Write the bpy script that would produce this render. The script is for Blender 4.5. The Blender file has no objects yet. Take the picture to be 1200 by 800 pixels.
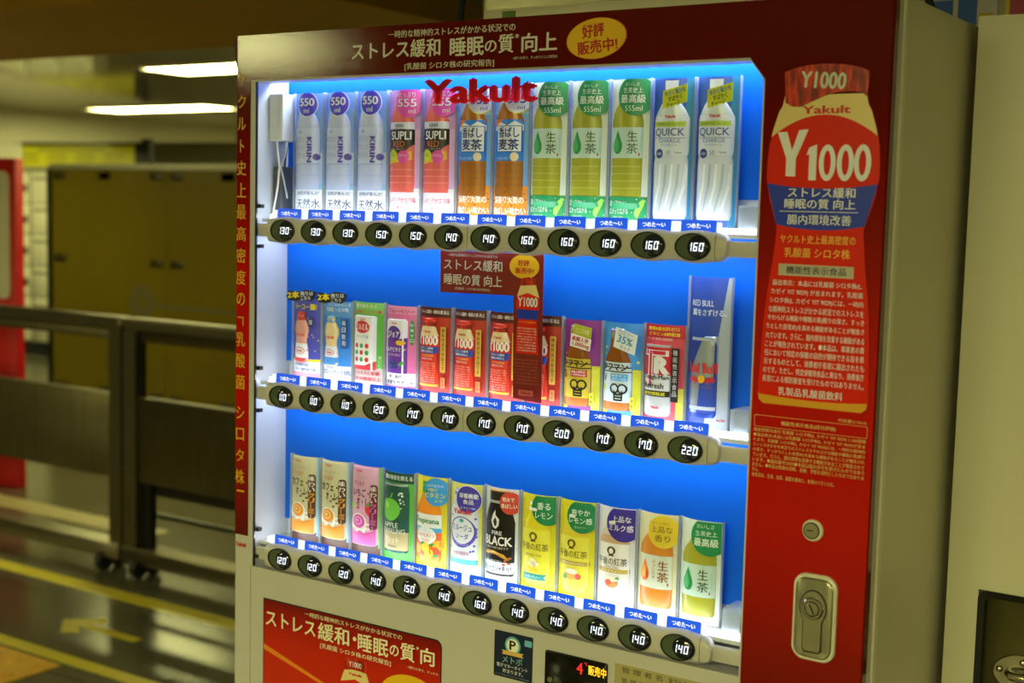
import bpy, math, random
from mathutils import Vector
random.seed(7)
SC = bpy.context.scene
COL = SC.collection
PI = math.pi

# ------------------------------------------------------------------ camera, world, exposure
cam_data = bpy.data.cameras.new('camera')
cam_data.sensor_width = 36.0
cam_data.lens = 36.0 * 1600.0 / 1200.0
cam_data.clip_start = 0.05
cam_data.clip_end = 200
cam_data.dof.use_dof = True
cam_data.dof.focus_distance = 1.98
cam_data.dof.aperture_fstop = 4.0
cam = bpy.data.objects.new('camera', cam_data)
cam.location = (1.52536, -1.61568, 1.56248)
cam.rotation_euler = (1.47452569, -0.02470017, 0.59249517)
COL.objects.link(cam)
SC.camera = cam

world = bpy.data.worlds.new('world')
SC.world = world
world.use_nodes = True
world.node_tree.nodes['Background'].inputs[0].default_value = (0.5, 0.48, 0.3, 1)
world.node_tree.nodes['Background'].inputs[1].default_value = 0.02

SC.view_settings.view_transform = 'Standard'
SC.view_settings.look = 'None'
SC.view_settings.exposure = 0.0
SC.view_settings.gamma = 1.0
SC.view_settings.use_curve_mapping = False
SC.cycles.use_denoising = True
SC.cycles.max_bounces = 8
SC.cycles.transparent_max_bounces = 16
SC.cycles.sample_clamp_indirect = 4.0

TUBE_COLOR = (1.0, 0.97, 0.40)
TUBE_POWER = 72.0
TUBE_POWER_FAR = 25.0
LED_COLOR = (0.80, 0.90, 1.0)
LED_TRAY = 10.0
LED_TOP = 24.0
FILL_UNDER = 27.0

# ------------------------------------------------------------------ materials
def lin(h):
    h = h.lstrip('#')
    out = []
    for i in (0, 2, 4):
        c = int(h[i:i + 2], 16) / 255.0
        out.append(c / 12.92 if c <= 0.04045 else ((c + 0.055) / 1.055) ** 2.4)
    return (out[0], out[1], out[2], 1.0)

_mats = {}
def M(h, rough=0.45, metal=0.0, spec=0.5, coat=0.0):
    key = (h, rough, metal, spec, coat)
    if key in _mats:
        return _mats[key]
    m = bpy.data.materials.new('paint_' + h.lstrip('#'))
    m.use_nodes = True
    b = m.node_tree.nodes['Principled BSDF']
    b.inputs['Base Color'].default_value = lin(h)
    b.inputs['Roughness'].default_value = rough
    b.inputs['Metallic'].default_value = metal
    b.inputs['Specular IOR Level'].default_value = spec
    b.inputs['Coat Weight'].default_value = coat
    _mats[key] = m
    return m

def noisy(name, c1, c2, scale=8.0, rough=0.5, metal=0.0, bump=0.0, bscale=60.0, detail=6.0, stretch=None, spec=0.5, lo=0.35, hi=0.65):
    """principled surface whose colour wanders between two tones, with an optional fine bump"""
    m = bpy.data.materials.new(name)
    m.use_nodes = True
    nt = m.node_tree
    b = nt.nodes['Principled BSDF']
    tc = nt.nodes.new('ShaderNodeTexCoord')
    mp = nt.nodes.new('ShaderNodeMapping')
    if stretch: mp.inputs['Scale'].default_value = stretch
    nt.links.new(tc.outputs['Object'], mp.inputs[0])
    n = nt.nodes.new('ShaderNodeTexNoise')
    n.inputs['Scale'].default_value = scale
    n.inputs['Detail'].default_value = detail
    nt.links.new(mp.outputs[0], n.inputs['Vector'])
    r = nt.nodes.new('ShaderNodeValToRGB')
    r.color_ramp.elements[0].position = lo
    r.color_ramp.elements[1].position = hi
    r.color_ramp.elements[0].color = lin(c1)
    r.color_ramp.elements[1].color = lin(c2)
    nt.links.new(n.outputs[0], r.inputs[0])
    nt.links.new(r.outputs[0], b.inputs['Base Color'])
    b.inputs['Roughness'].default_value = rough
    b.inputs['Metallic'].default_value = metal
    b.inputs['Specular IOR Level'].default_value = spec
    if bump:
        n2 = nt.nodes.new('ShaderNodeTexNoise')
        n2.inputs['Scale'].default_value = bscale
        n2.inputs['Detail'].default_value = 3
        nt.links.new(tc.outputs['Object'], n2.inputs['Vector'])
        bp = nt.nodes.new('ShaderNodeBump')
        bp.inputs['Strength'].default_value = bump
        bp.inputs['Distance'].default_value = 0.002
        nt.links.new(n2.outputs[0], bp.inputs['Height'])
        nt.links.new(bp.outputs[0], b.inputs['Normal'])
    return m

def emit(name, col, power):
    m = bpy.data.materials.new(name)
    m.use_nodes = True
    nt = m.node_tree
    nt.nodes.remove(nt.nodes['Principled BSDF'])
    e = nt.nodes.new('ShaderNodeEmission')
    e.inputs[0].default_value = (col[0], col[1], col[2], 1)
    e.inputs[1].default_value = power
    nt.links.new(e.outputs[0], nt.nodes['Material Output'].inputs[0])
    return m

def clear_pane(name, tint=(1, 1, 1), gloss=1.0, haze=0.0, hcol=(1, 1, 1)):
    """thin clear sheet: passes light straight through, mirrors a little at glancing angles"""
    m = bpy.data.materials.new(name)
    m.use_nodes = True
    nt = m.node_tree
    nt.nodes.remove(nt.nodes['Principled BSDF'])
    t = nt.nodes.new('ShaderNodeBsdfTransparent'); t.inputs[0].default_value = (*tint, 1)
    g = nt.nodes.new('ShaderNodeBsdfGlossy'); g.inputs['Roughness'].default_value = 0.03
    fr = nt.nodes.new('ShaderNodeFresnel'); fr.inputs[0].default_value = 1.35
    mu = nt.nodes.new('ShaderNodeMath'); mu.operation = 'MULTIPLY'; mu.inputs[1].default_value = gloss
    nt.links.new(fr.outputs[0], mu.inputs[0])
    mx = nt.nodes.new('ShaderNodeMixShader')
    nt.links.new(mu.outputs[0], mx.inputs[0])
    nt.links.new(t.outputs[0], mx.inputs[1]); nt.links.new(g.outputs[0], mx.inputs[2])
    last = mx
    if haze:
        d = nt.nodes.new('ShaderNodeBsdfDiffuse'); d.inputs[0].default_value = (*hcol, 1)
        tr = nt.nodes.new('ShaderNodeBsdfTranslucent'); tr.inputs[0].default_value = (*hcol, 1)
        a = nt.nodes.new('ShaderNodeMixShader'); a.inputs[0].default_value = 0.5
        nt.links.new(d.outputs[0], a.inputs[1]); nt.links.new(tr.outputs[0], a.inputs[2])
        m2 = nt.nodes.new('ShaderNodeMixShader'); m2.inputs[0].default_value = haze
        nt.links.new(mx.outputs[0], m2.inputs[1]); nt.links.new(a.outputs[0], m2.inputs[2])
        last = m2
    nt.links.new(last.outputs[0], nt.nodes['Material Output'].inputs[0])
    return m

BEIGE_SPILL = noisy('beige_led_spill', '#bab6b4', '#c0bcba', 3.0, 0.36, bump=0.04, bscale=500)  # cabinet beige turned greyer and bluer, LED spill put into the colour
BEIGE = noisy('beige_enamel', '#ccc6b0', '#d4ceb8', 3.0, 0.38, bump=0.05, bscale=500)
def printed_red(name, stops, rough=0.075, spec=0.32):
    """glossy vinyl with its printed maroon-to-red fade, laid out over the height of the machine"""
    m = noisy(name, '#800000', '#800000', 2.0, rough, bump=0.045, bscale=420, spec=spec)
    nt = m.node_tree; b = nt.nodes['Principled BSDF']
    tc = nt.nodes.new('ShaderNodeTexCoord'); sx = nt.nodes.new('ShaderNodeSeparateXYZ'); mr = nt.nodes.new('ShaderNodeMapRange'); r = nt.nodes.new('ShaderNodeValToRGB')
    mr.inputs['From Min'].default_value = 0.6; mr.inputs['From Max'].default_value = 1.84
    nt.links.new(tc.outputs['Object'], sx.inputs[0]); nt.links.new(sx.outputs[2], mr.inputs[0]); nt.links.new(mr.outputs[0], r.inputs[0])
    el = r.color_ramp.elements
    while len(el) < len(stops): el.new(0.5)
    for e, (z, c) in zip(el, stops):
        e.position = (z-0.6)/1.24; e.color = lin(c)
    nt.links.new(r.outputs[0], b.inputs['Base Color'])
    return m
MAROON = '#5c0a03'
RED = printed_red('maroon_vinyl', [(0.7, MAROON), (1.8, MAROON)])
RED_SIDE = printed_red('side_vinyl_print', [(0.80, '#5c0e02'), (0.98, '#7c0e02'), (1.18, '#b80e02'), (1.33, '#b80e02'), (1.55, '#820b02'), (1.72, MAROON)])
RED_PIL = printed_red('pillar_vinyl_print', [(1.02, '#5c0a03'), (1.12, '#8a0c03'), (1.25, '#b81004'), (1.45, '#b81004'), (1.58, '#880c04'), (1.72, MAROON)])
STEEL = noisy('brushed_steel', '#6d6552', '#7b7360', 40.0, 0.34, metal=0.9, stretch=(0.2, 4, 6))
DSTEEL = noisy('dull_steel_sheet', '#4e4630', '#584f36', 12.0, 0.42, metal=0.75, stretch=(4, 1, 0.3))
CHROME = noisy('worn_chrome', '#b8b2a0', '#cbc5b4', 60, 0.2, metal=1.0)
BLACK = M('#0c0c0c', 0.35)
RUBBER = M('#101010', 0.7)
WHITEP = noisy('white_plastic', '#ccd0d6', '#d4d8de', 5, 0.4)
GLASS = clear_pane('window_glass', (1, 1, 1), 0.35)
ACRYL = clear_pane('clear_acrylic', (0.97, 0.99, 1.0), 1.0, 0.3, (0.9, 0.95, 1.0))
LEDM = emit('led_strip', LED_COLOR, LED_TRAY)
LEDTOPM = emit('led_top_strip', LED_COLOR, LED_TOP)
DIGIT = emit('price_digits', (0.85, 0.92, 1.0), 1.6)
TUBE = emit('fluorescent_tube', TUBE_COLOR, TUBE_POWER)
TUBEFAR = emit('fluorescent_tube_dim', (1.0, 0.97, 0.36), TUBE_POWER_FAR)

# ------------------------------------------------------------------ mesh helpers
class MB:
    def __init__(s):
        s.v = []; s.f = []; s.mi = []; s.mats = []
    def m(s, mat):
        if mat not in s.mats: s.mats.append(mat)
        return s.mats.index(mat)
    def add(s, vs, fs, mat):
        b = len(s.v); k = s.m(mat)
        s.v += [tuple(p) for p in vs]
        for f in fs:
            s.f.append([b + i for i in f]); s.mi.append(k)
        return s
    def box(s, x0, x1, y0, y1, z0, z1, mat):
        vs = [(x0,y0,z0),(x1,y0,z0),(x1,y1,z0),(x0,y1,z0),(x0,y0,z1),(x1,y0,z1),(x1,y1,z1),(x0,y1,z1)]
        return s.add(vs, [(0,3,2,1),(4,5,6,7),(0,1,5,4),(1,2,6,5),(2,3,7,6),(3,0,4,7)], mat)
    def rbox(s, x0, x1, y0, y1, z0, z1, mat, r=0.003, n=3):
        """box rounded in the x-z outline and softened on its front edge"""
        return s.prism(rrect(x0, x1, z0, z1, r, n), y0, y1, mat, min(r, (y1 - y0) * 0.5) * 0.5)
    def prism(s, poly, y0, y1, mat, bev=0.0):
        """outline in (x, z), extruded from the front y0 to the back y1"""
        n = len(poly)
        a = sum(poly[i][0] * poly[(i+1) % n][1] - poly[(i+1) % n][0] * poly[i][1] for i in range(n))
        if a < 0: poly = poly[::-1]
        if bev:
            cx = sum(p[0] for p in poly) / n; cz = sum(p[1] for p in poly) / n
            w = max(abs(p[0] - cx) for p in poly); h = max(abs(p[1] - cz) for p in poly)
            inner = [(cx + (p[0] - cx) * (1 - bev / w), cz + (p[1] - cz) * (1 - bev / h)) for p in poly]
            vs = [(x, y0, z) for x, z in inner] + [(x, y0 + bev, z) for x, z in poly] + [(x, y1, z) for x, z in poly]
            fs = [list(range(n)), list(range(3*n-1, 2*n-1, -1))]
            for r in (0, n):
                fs += [(r+i, r+n+i, r+n+(i+1) % n, r+(i+1) % n) for i in range(n)]
        else:
            vs = [(x, y0, z) for x, z in poly] + [(x, y1, z) for x, z in poly]
            fs = [list(range(n)), list(range(2*n-1, n-1, -1))]
            fs += [(i, n+i, n+(i+1) % n, (i+1) % n) for i in range(n)]
        return s.add(vs, fs, mat)
    def tube(s, pts, r, mat, seg=10, cap=True):
        pts = [Vector(p) for p in pts]; n = len(pts); vs = []
        up = Vector((0, 0, 1))
        for i, p in enumerate(pts):
            d = (pts[min(i+1, n-1)] - pts[max(i-1, 0)]).normalized()
            a = d.cross(up if abs(d.z) < 0.95 else Vector((1, 0, 0))).normalized(); b = a.cross(d)
            for k in range(seg):
                t = 2*PI*k/seg
                vs.append(p + a*math.cos(t)*r + b*math.sin(t)*r)
        fs = [(i*seg+k, i*seg+(k+1) % seg, (i+1)*seg+(k+1) % seg, (i+1)*seg+k) for i in range(n-1) for k in range(seg)]
        if cap: fs += [list(range(seg-1, -1, -1)), list(range((n-1)*seg, n*seg))]
        return s.add(vs, fs, mat)
    def disc(s, cx, cz, rx, rz, y0, y1, mat, bev=0.0, seg=40):
        return s.prism([(cx + rx*math.cos(2*PI*k/seg), cz + rz*math.sin(2*PI*k/seg)) for k in range(seg)], y0, y1, mat, bev)
    def dome(s, cx, cz, rx, rz, y0, depth, mat, seg=36, rings=8):
        vs = []
        for i in range(rings):
            a = PI/2*i/rings
            for k in range(seg):
                t = 2*PI*k/seg
                vs.append((cx + rx*math.cos(a)*math.cos(t), y0 - depth*math.sin(a), cz + rz*math.cos(a)*math.sin(t)))
        vs.append((cx, y0 - depth, cz))
        fs = [(i*seg+k, i*seg+(k+1) % seg, (i+1)*seg+(k+1) % seg, (i+1)*seg+k) for i in range(rings-1) for k in range(seg)]
        fs += [((rings-1)*seg+k, (rings-1)*seg+(k+1) % seg, rings*seg) for k in range(seg)]
        return s.add(vs, fs, mat)
    def ring(s, cx, cz, rx, rz, w, y0, y1, mat, seg=44):
        vs = []
        for (q, y) in ((0, y1), (0, y0), (w, y0), (w, y1)):
            vs += [(cx + (rx-q)*math.cos(2*PI*k/seg), y, cz + (rz-q)*math.sin(2*PI*k/seg)) for k in range(seg)]
        fs = [(i*seg+k, i*seg+(k+1) % seg, (i+1)*seg+(k+1) % seg, (i+1)*seg+k) for i in range(3) for k in range(seg)]
        return s.add(vs, fs, mat)
    def lathe(s, prof, cx, cy, mat, seg=24):
        vs = []
        for r, z in prof:
            vs += [(cx + r*math.cos(2*PI*k/seg), cy + r*math.sin(2*PI*k/seg), z) for k in range(seg)]
        n = len(prof)
        fs = [(i*seg+k, i*seg+(k+1) % seg, (i+1)*seg+(k+1) % seg, (i+1)*seg+k) for i in range(n-1) for k in range(seg)]
        return s.add(vs, fs, mat)
    def text(s, t, x0, x1, z0, z1, y, mat, bold=0.0, rot=0.0):
        vs, fs = glyphs(t, bold)
        c, n = math.cos(rot), math.sin(rot); cx = (x0+x1)/2; cz = (z0+z1)/2
        out = []
        for a, b, j in vs:
            dx = (a-0.5)*(x1-x0); dz = (b-0.5)*(z1-z0)
            out.append((cx + dx*c - dz*n, y - j*4e-5, cz + dx*n + dz*c))
        return s.add(out, fs, mat)
    def build(s, name, parent=None, loc=(0, 0, 0), smooth=0.7):
        me = bpy.data.meshes.new(name)
        me.from_pydata(s.v, [], s.f)
        for mt in s.mats: me.materials.append(mt)
        me.polygons.foreach_set('material_index', s.mi)
        if smooth:
            me.polygons.foreach_set('use_smooth', [True]*len(me.polygons))
            me.set_sharp_from_angle(angle=smooth)
        me.update()
        o = bpy.data.objects.new(name, me)
        COL.objects.link(o)
        if parent is not None: o.parent = parent
        o.location = loc
        return o

def rrect(x0, x1, z0, z1, r, n=4, corners=(1, 1, 1, 1)):
    out = []
    for i, (cx, cz, a) in enumerate(((x1-r, z0+r, -PI/2), (x1-r, z1-r, 0), (x0+r, z1-r, PI/2), (x0+r, z0+r, PI))):
        if corners[i]:
            out += [(cx + r*math.cos(a+PI/2*k/n), cz + r*math.sin(a+PI/2*k/n)) for k in range(n+1)]
        else:
            out.append(((x1, z0), (x1, z1), (x0, z1), (x0, z0))[i])
    return out

_glyphs = {}
def glyphs(t, bold=0.0):
    """outline of a line of writing, scaled to a unit box"""
    key = (t, bold)
    if key not in _glyphs:
        cu = bpy.data.curves.new('writing', 'FONT')
        cu.body = t; cu.resolution_u = 3
        ob = bpy.data.objects.new('writing', cu)
        COL.objects.link(ob)
        bpy.context.view_layer.update()
        dg = bpy.context.evaluated_depsgraph_get()
        me = bpy.data.meshes.new_from_object(ob.evaluated_get(dg))
        vs = [(v.co.x, v.co.y, 0) for v in me.vertices]
        fs = [tuple(p.vertices) for p in me.polygons]
        bpy.data.objects.remove(ob); bpy.data.curves.remove(cu); bpy.data.meshes.remove(me)
        if not vs: vs = [(0, 0, 0)]
        if bold:                                    # heavier weight: the same strokes laid over each other, slightly shifted
            n = len(vs); base = vs; bf = fs; vs = []; fs = []
            for j, (dx, dy) in enumerate(((0, 0), (bold, 0), (-bold, 0), (0, bold*0.7), (0, -bold*0.7))[:5 if bold > 0.012 else 3]):
                vs += [(x+dx, y+dy, j) for x, y, _ in base]; fs += [tuple(i + j*n for i in f) for f in bf]
        ax = min(v[0] for v in vs); bx = max(v[0] for v in vs); ay = min(v[1] for v in vs); by = max(v[1] for v in vs)
        w = max(bx-ax, 1e-6); h = max(by-ay, 1e-6)
        _glyphs[key] = ([((x-ax)/w, (y-ay)/h, j) for x, y, j in vs], fs)
    return _glyphs[key]

def tag(o, label=None, cat=None, group=None, kind=None):
    if label: o['label'] = label
    if cat: o['category'] = cat
    if group: o['group'] = group
    if kind: o['kind'] = kind
    return o

def empty(name, loc, label, cat, group=None):
    o = bpy.data.objects.new(name, None)
    o.empty_display_size = 0.05
    COL.objects.link(o); o.location = loc
    return tag(o, label, cat, group)

def copy_tree(o, parent=None):
    c = o.copy(); COL.objects.link(c)
    if parent is not None: c.parent = parent
    for ch in [k for k in ALL() if k.parent == o]:
        copy_tree(ch, c)
    return c
def ALL(): return list(COL.objects)

def struct(mb, name, smooth=0.7):
    return tag(mb.build(name, smooth=smooth), kind='structure')

# ------------------------------------------------------------------ the place: floor, ceiling, walls
CEIL = 2.29
fm = bpy.data.materials.new('polished_stone_tiles'); fm.use_nodes = True
nt = fm.node_tree; b = nt.nodes['Principled BSDF']
tc = nt.nodes.new('ShaderNodeTexCoord')
br = nt.nodes.new('ShaderNodeTexBrick')
br.offset = 0.0; br.inputs['Scale'].default_value = 1.0
br.inputs['Brick Width'].default_value = 0.6; br.inputs['Row Height'].default_value = 0.6
br.inputs['Mortar Size'].default_value = 0.005
br.inputs['Color1'].default_value = lin('#635f50'); br.inputs['Color2'].default_value = lin('#6c6857'); br.inputs['Mortar'].default_value = lin('#403c32')
nt.links.new(tc.outputs['Object'], br.inputs['Vector'])
no = nt.nodes.new('ShaderNodeTexNoise'); no.inputs['Scale'].default_value = 160; no.inputs['Detail'].default_value = 4
nt.links.new(tc.outputs['Object'], no.inputs['Vector'])
rp = nt.nodes.new('ShaderNodeValToRGB'); rp.color_ramp.elements[0].position = 0.3; rp.color_ramp.elements[1].position = 0.7
rp.color_ramp.elements[0].color = (0.55, 0.55, 0.55, 1); rp.color_ramp.elements[1].color = (1, 1, 1, 1)
nt.links.new(no.outputs[0], rp.inputs[0])
mxx = nt.nodes.new('ShaderNodeMix'); mxx.data_type = 'RGBA'; mxx.blend_type = 'MULTIPLY'; mxx.inputs[0].default_value = 1.0
nt.links.new(br.outputs['Color'], mxx.inputs[6]); nt.links.new(rp.outputs[0], mxx.inputs[7])
nt.links.new(mxx.outputs[2], b.inputs['Base Color'])
b.inputs['Roughness'].default_value = 0.2
struct(MB().box(-16, 7, -9, 12, -0.1, 0, fm), 'floor')

PLASTER = noisy('pale_plaster', '#b9b49c', '#c4bfa8', 2.0, 0.6)
cmat = bpy.data.materials.new('glossy_ceiling_panels'); cmat.use_nodes = True
nt = cmat.node_tree; b = nt.nodes['Principled BSDF']
tc = nt.nodes.new('ShaderNodeTexCoord'); br = nt.nodes.new('ShaderNodeTexBrick')
br.offset = 0.0; br.inputs['Scale'].default_value = 1.0
br.inputs['Brick Width'].default_value = 0.9; br.inputs['Row Height'].default_value = 0.9; br.inputs['Mortar Size'].default_value = 0.006
br.inputs['Color1'].default_value = lin('#c4c0a6'); br.inputs['Color2'].default_value = lin('#c9c5ab'); br.inputs['Mortar'].default_value = lin('#5a573f')
nt.links.new(tc.outputs['Object'], br.inputs['Vector']); nt.links.new(br.outputs['Color'], b.inputs['Base Color'])
b.inputs['Roughness'].default_value = 0.07; b.inputs['Metallic'].default_value = 0.3
struct(MB().box(-16, 7, -9, 12, CEIL, CEIL + 0.1, cmat), 'ceiling')
struct(MB().box(-16.1, -16, -9, 12, 0, CEIL, PLASTER), 'wall_left')
struct(MB().box(7, 7.1, -9, 12, 0, CEIL, PLASTER), 'wall_right')
struct(MB().box(-16, 7, 12, 12.1, 0, CEIL, PLASTER), 'wall_far')
struct(MB().box(-16, 7, -9.1, -9, 0, CEIL, PLASTER), 'wall_near')
# low brown soffit that crosses the passage in front of the barrier
SOF = noisy('brown_soffit_paint', '#b88c1e', '#c09424', 1.5, 0.6)
sb = MB().box(-9, -1.36, 1.36, 2.464, 2.2, CEIL - 0.001, SOF)
struct(sb, 'trim_1')
# pale beam that runs away over the lockers, and the pillar it rests on
bm_ = MB()
bm_.add([(x, y, z) for x in (-8.40, -8.95) for y, z in ((5.2, 2.0), (8.2, 2.16), (8.2, CEIL - 0.001), (5.2, CEIL - 0.001))],
        [(0, 1, 2, 3), (7, 6, 5, 4), (0, 4, 5, 1), (1, 5, 6, 2), (2, 6, 7, 3), (3, 7, 4, 0)], noisy('pale_beam_paint', '#e2dcc6', '#eae4ce', 2.0, 0.5))
struct(bm_, 'trim_2')
struct(MB().box(-13, -3.0, 9.6, 9.8, 0, CEIL - 0.001, PLASTER), 'wall_middle')
struct(MB().box(-8.72, -8.05, 5.15, 5.45, 0, 2.0, PLASTER), 'trim_3')
# wall behind the neighbouring cabinet
struct(MB().box(0.62, 3.6, 1.0, 1.1, 0, CEIL - 0.001, PLASTER), 'wall_back')
# painted floor lines and paving
YEL = noisy('yellow_floor_tape', '#c8b81c', '#d2c224', 20, 0.4)
struct(MB().box(-9, 3.2, 1.893, 1.975, 0, 0.002, YEL), 'trim_4')
struct(MB().box(-9, 3.2, 1.285, 1.344, 0, 0.002, YEL), 'trim_5')
struct(MB().box(-9, -3.35, 2.62, 2.78, 0, 0.002, noisy('sand_tile', '#b0a276', '#baac80', 10, 0.4)), 'trim_6')
arrow = MB()
def flat_poly(mb, pts, z0, z1, mat):
    n = len(pts)
    a = sum(pts[i][0]*pts[(i+1) % n][1] - pts[(i+1) % n][0]*pts[i][1] for i in range(n))
    if a < 0: pts = pts[::-1]
    mb.add([(x, y, z1) for x, y in pts] + [(x, y, z0) for x, y in pts],
           [list(range(n))] + [(i, n+i, n+(i+1) % n, (i+1) % n) for i in range(n)], mat)
flat_poly(arrow, [(-2.60, 1.59), (-2.49, 1.70), (-2.44, 1.655), (-2.50, 1.615), (-2.20, 1.615), (-2.20, 1.575), (-2.50, 1.575), (-2.44, 1.535), (-2.49, 1.49)], 0, 0.002, YEL)
tag(arrow.build('floor_arrow'), 'yellow tape arrow stuck on the grey floor between the two yellow lines', 'floor marking')
tact = MB().box(-3.6, -2.19, 0.66, 1.26, 0, 0.004, noisy('tactile_yellow', '#d09a18', '#dba520', 20, 0.5))
for i in range(-36, -22):
    for j in range(7, 13):
        x = i*0.1 + 0.05; y = j*0.1 - 0.01
        tact.lathe([(0.025, 0.004), (0.022, 0.008), (0.001, 0.009)], x, y, tact.mats[0], 10)
tag(tact.build('tactile_paving'), 'yellow studded tactile paving block at the floor edge near the lower yellow line', 'tactile paving')
tag(MB().box(-3.25, -2.99, 2.25, 2.28, 0, 0.004, RUBBER).build('floor_strip'), 'thin black strip lying on the floor under the wheeled barrier', 'floor strip')

# ------------------------------------------------------------------ ceiling lights
FIXM = M('#d8d4c0', 0.4)
def ceiling_light(TUBE):
    r = bpy.data.objects.new('fluorescent_light', None); COL.objects.link(r)
    h = MB()
    for a0 in ((-0.20, -0.17, -0.72, 0.72), (0.17, 0.20, -0.72, 0.72), (-0.17, 0.17, -0.72, -0.69), (-0.17, 0.17, 0.69, 0.72)):
        h.box(a0[0], a0[1], a0[2], a0[3], -0.010, 0, FIXM)
    h.build('trim_frame', r, smooth=0)
    t = MB(); t.box(-0.17, 0.17, -0.69, 0.69, -0.006, 0, TUBE); t.build('light_diffuser', r, smooth=0)
    return r
LIGHTS = [(-3.75, 3.72, 'bright flush ceiling light nearer of the two left of the machine'),
          (-6.88, 5.86, 'bright flush ceiling light farther of the two, over the glass partition'),
          (-3.22, -2.98, 'flush ceiling light in the passage mirrored in the red header'),
          (0.85, -3.3, 'added unseen ceiling fill light in the passage in front of the drinks machine'),
          (4.7, -4.2, 'added unseen ceiling fill light in the passage in front of the beige cabinet'),
          (-2.86, -2.98, 'flush ceiling light beside the one mirrored in the red header'),
          (0.4, -5.7, 'added unseen ceiling fill light far behind the viewer, middle row'),
          (2.6, -5.7, 'added unseen ceiling fill light far behind the viewer, right row'),
          (-5.6, -4.0, 'added unseen ceiling fill light in the passage left of the machine front'),
          (-4.3, 5.86, 'added unseen ceiling fill light over the floor behind the glass partition'),
          (-6.3, 8.6, 'added unseen ceiling fill light over the lockers end of the passage'),
          (-10.0, 5.86, 'added unseen ceiling fill light over the coin lockers'),
          (-7.4, 3.72, 'added unseen ceiling fill light over the floor before the glass partition'),
          (-5.2, 0.2, 'added unseen ceiling fill light over the floor left of the yellow lines')]
L0 = ceiling_light(TUBE); L1 = ceiling_light(TUBEFAR); used = []  # besides the visible pair and header pair, all are unseen lamps added as fill
for i, (x, y, lab) in enumerate(LIGHTS):
    src = L0 if y < -1 else L1
    o = copy_tree(src) if src in used else src
    used.append(src)
    o.location = (x, y, CEIL - 0.0005); o.rotation_euler = (0, 0, 0 if x in (-3.22, -2.86) else PI/2)
    o.scale = (0.85, 0.40, 1) if x in (-3.22, -2.86) else (1, 1, 1)     # the two by the header are shrunk to shape their glare on it
    tag(o, lab, 'ceiling light', 'fluorescent ceiling lights')

# ------------------------------------------------------------------ wheeled steel barrier
def barrier(x0, x1, label, black_rails):
    r = empty('wheeled_barrier', ((x0+x1)/2, 2.18, 0), label, 'barrier', 'wheeled steel barriers')
    cx = (x0+x1)/2
    h = (x1-x0)/2
    m = MB(); m.rbox(-h, h, -0.035, 0.035, 1.03, 1.08, STEEL, 0.012); m.build('handrail', r)
    for sx in (-1, 1):
        p = MB(); e = sx*h
        p.box(min(e, e-sx*0.075), max(e, e-sx*0.075), -0.03, 0.03, 0.11, 1.03, STEEL)
        if black_rails and sx < 0: p.box(-h+0.03, -h+0.036, -0.0305, -0.03, 0.22, 0.34, BLACK)
        p.build('post', r)
    m = MB(); m.rbox(-h+0.075, h-0.075, -0.02, 0.02, 0.40, 0.755, DSTEEL, 0.004); m.build('infill_panel', r)
    m = MB(); m.rbox(-h+0.0, h, -0.05, 0.05, 0.06, 0.125, STEEL, 0.006); m.build('bottom_rail', r)
    m = MB(); m.rbox(-h+0.075, h-0.075, -0.012, 0.012, 0.985, 1.03, DSTEEL, 0.003); m.build('upper_strip', r)
    if black_rails:
        m = MB(); m.box(-h+0.075, -h+0.135, 0.0, 0.03, 0.12, 0.41, BLACK); m.box(-h+0.135, h-0.075, 0.02, 0.05, 0.345, 0.392, BLACK)
        m.box(-h+0.135, h-0.075, 0.03, 0.045, 0.25, 0.268, BLACK); m.build('lower_rail', r)
    for sx in (-1, 1):
        for sy in (-1, 1):
            c = MB(); x = sx*(h-0.10); y = sy*0.04
            c.tube([(x-0.016, y, 0.038), (x+0.016, y, 0.038)], 0.037, RUBBER, 20)
            for q in (-0.022, 0.022):
                c.box(x+q-0.003, x+q+0.003, y-0.018, y+0.018, 0.03, 0.07, BLACK)
            c.tube([(x, y, 0.066), (x, y, 0.082)], 0.02, BLACK, 14)
            c.build('caster', r)
barrier(-5.60, -2.945, 'stainless wheeled barrier running off the left side, nothing but floor showing under its panel', False)
barrier(-2.93, -0.30, 'stainless wheeled barrier half hidden by the machine, black rails showing below its panel', True)

# ------------------------------------------------------------------ red framed board at the left edge
SIGNRED = M('#c8161c', 0.4)
r = empty('information_board', (-4.98, 2.93, 0), 'red information board with a pale rounded panel, cut off by the left edge', 'board')
m = MB(); m.rbox(-0.40, 0.285, 0, 0.05, 0, 1.768, SIGNRED, 0.01); m.build('board', r)
m = MB(); m.rbox(-0.36, 0.235, -0.004, 0.0, 1.02, 1.70, M('#d8d4be', 0.4), 0.05, 6); m.build('panel', r)

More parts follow.
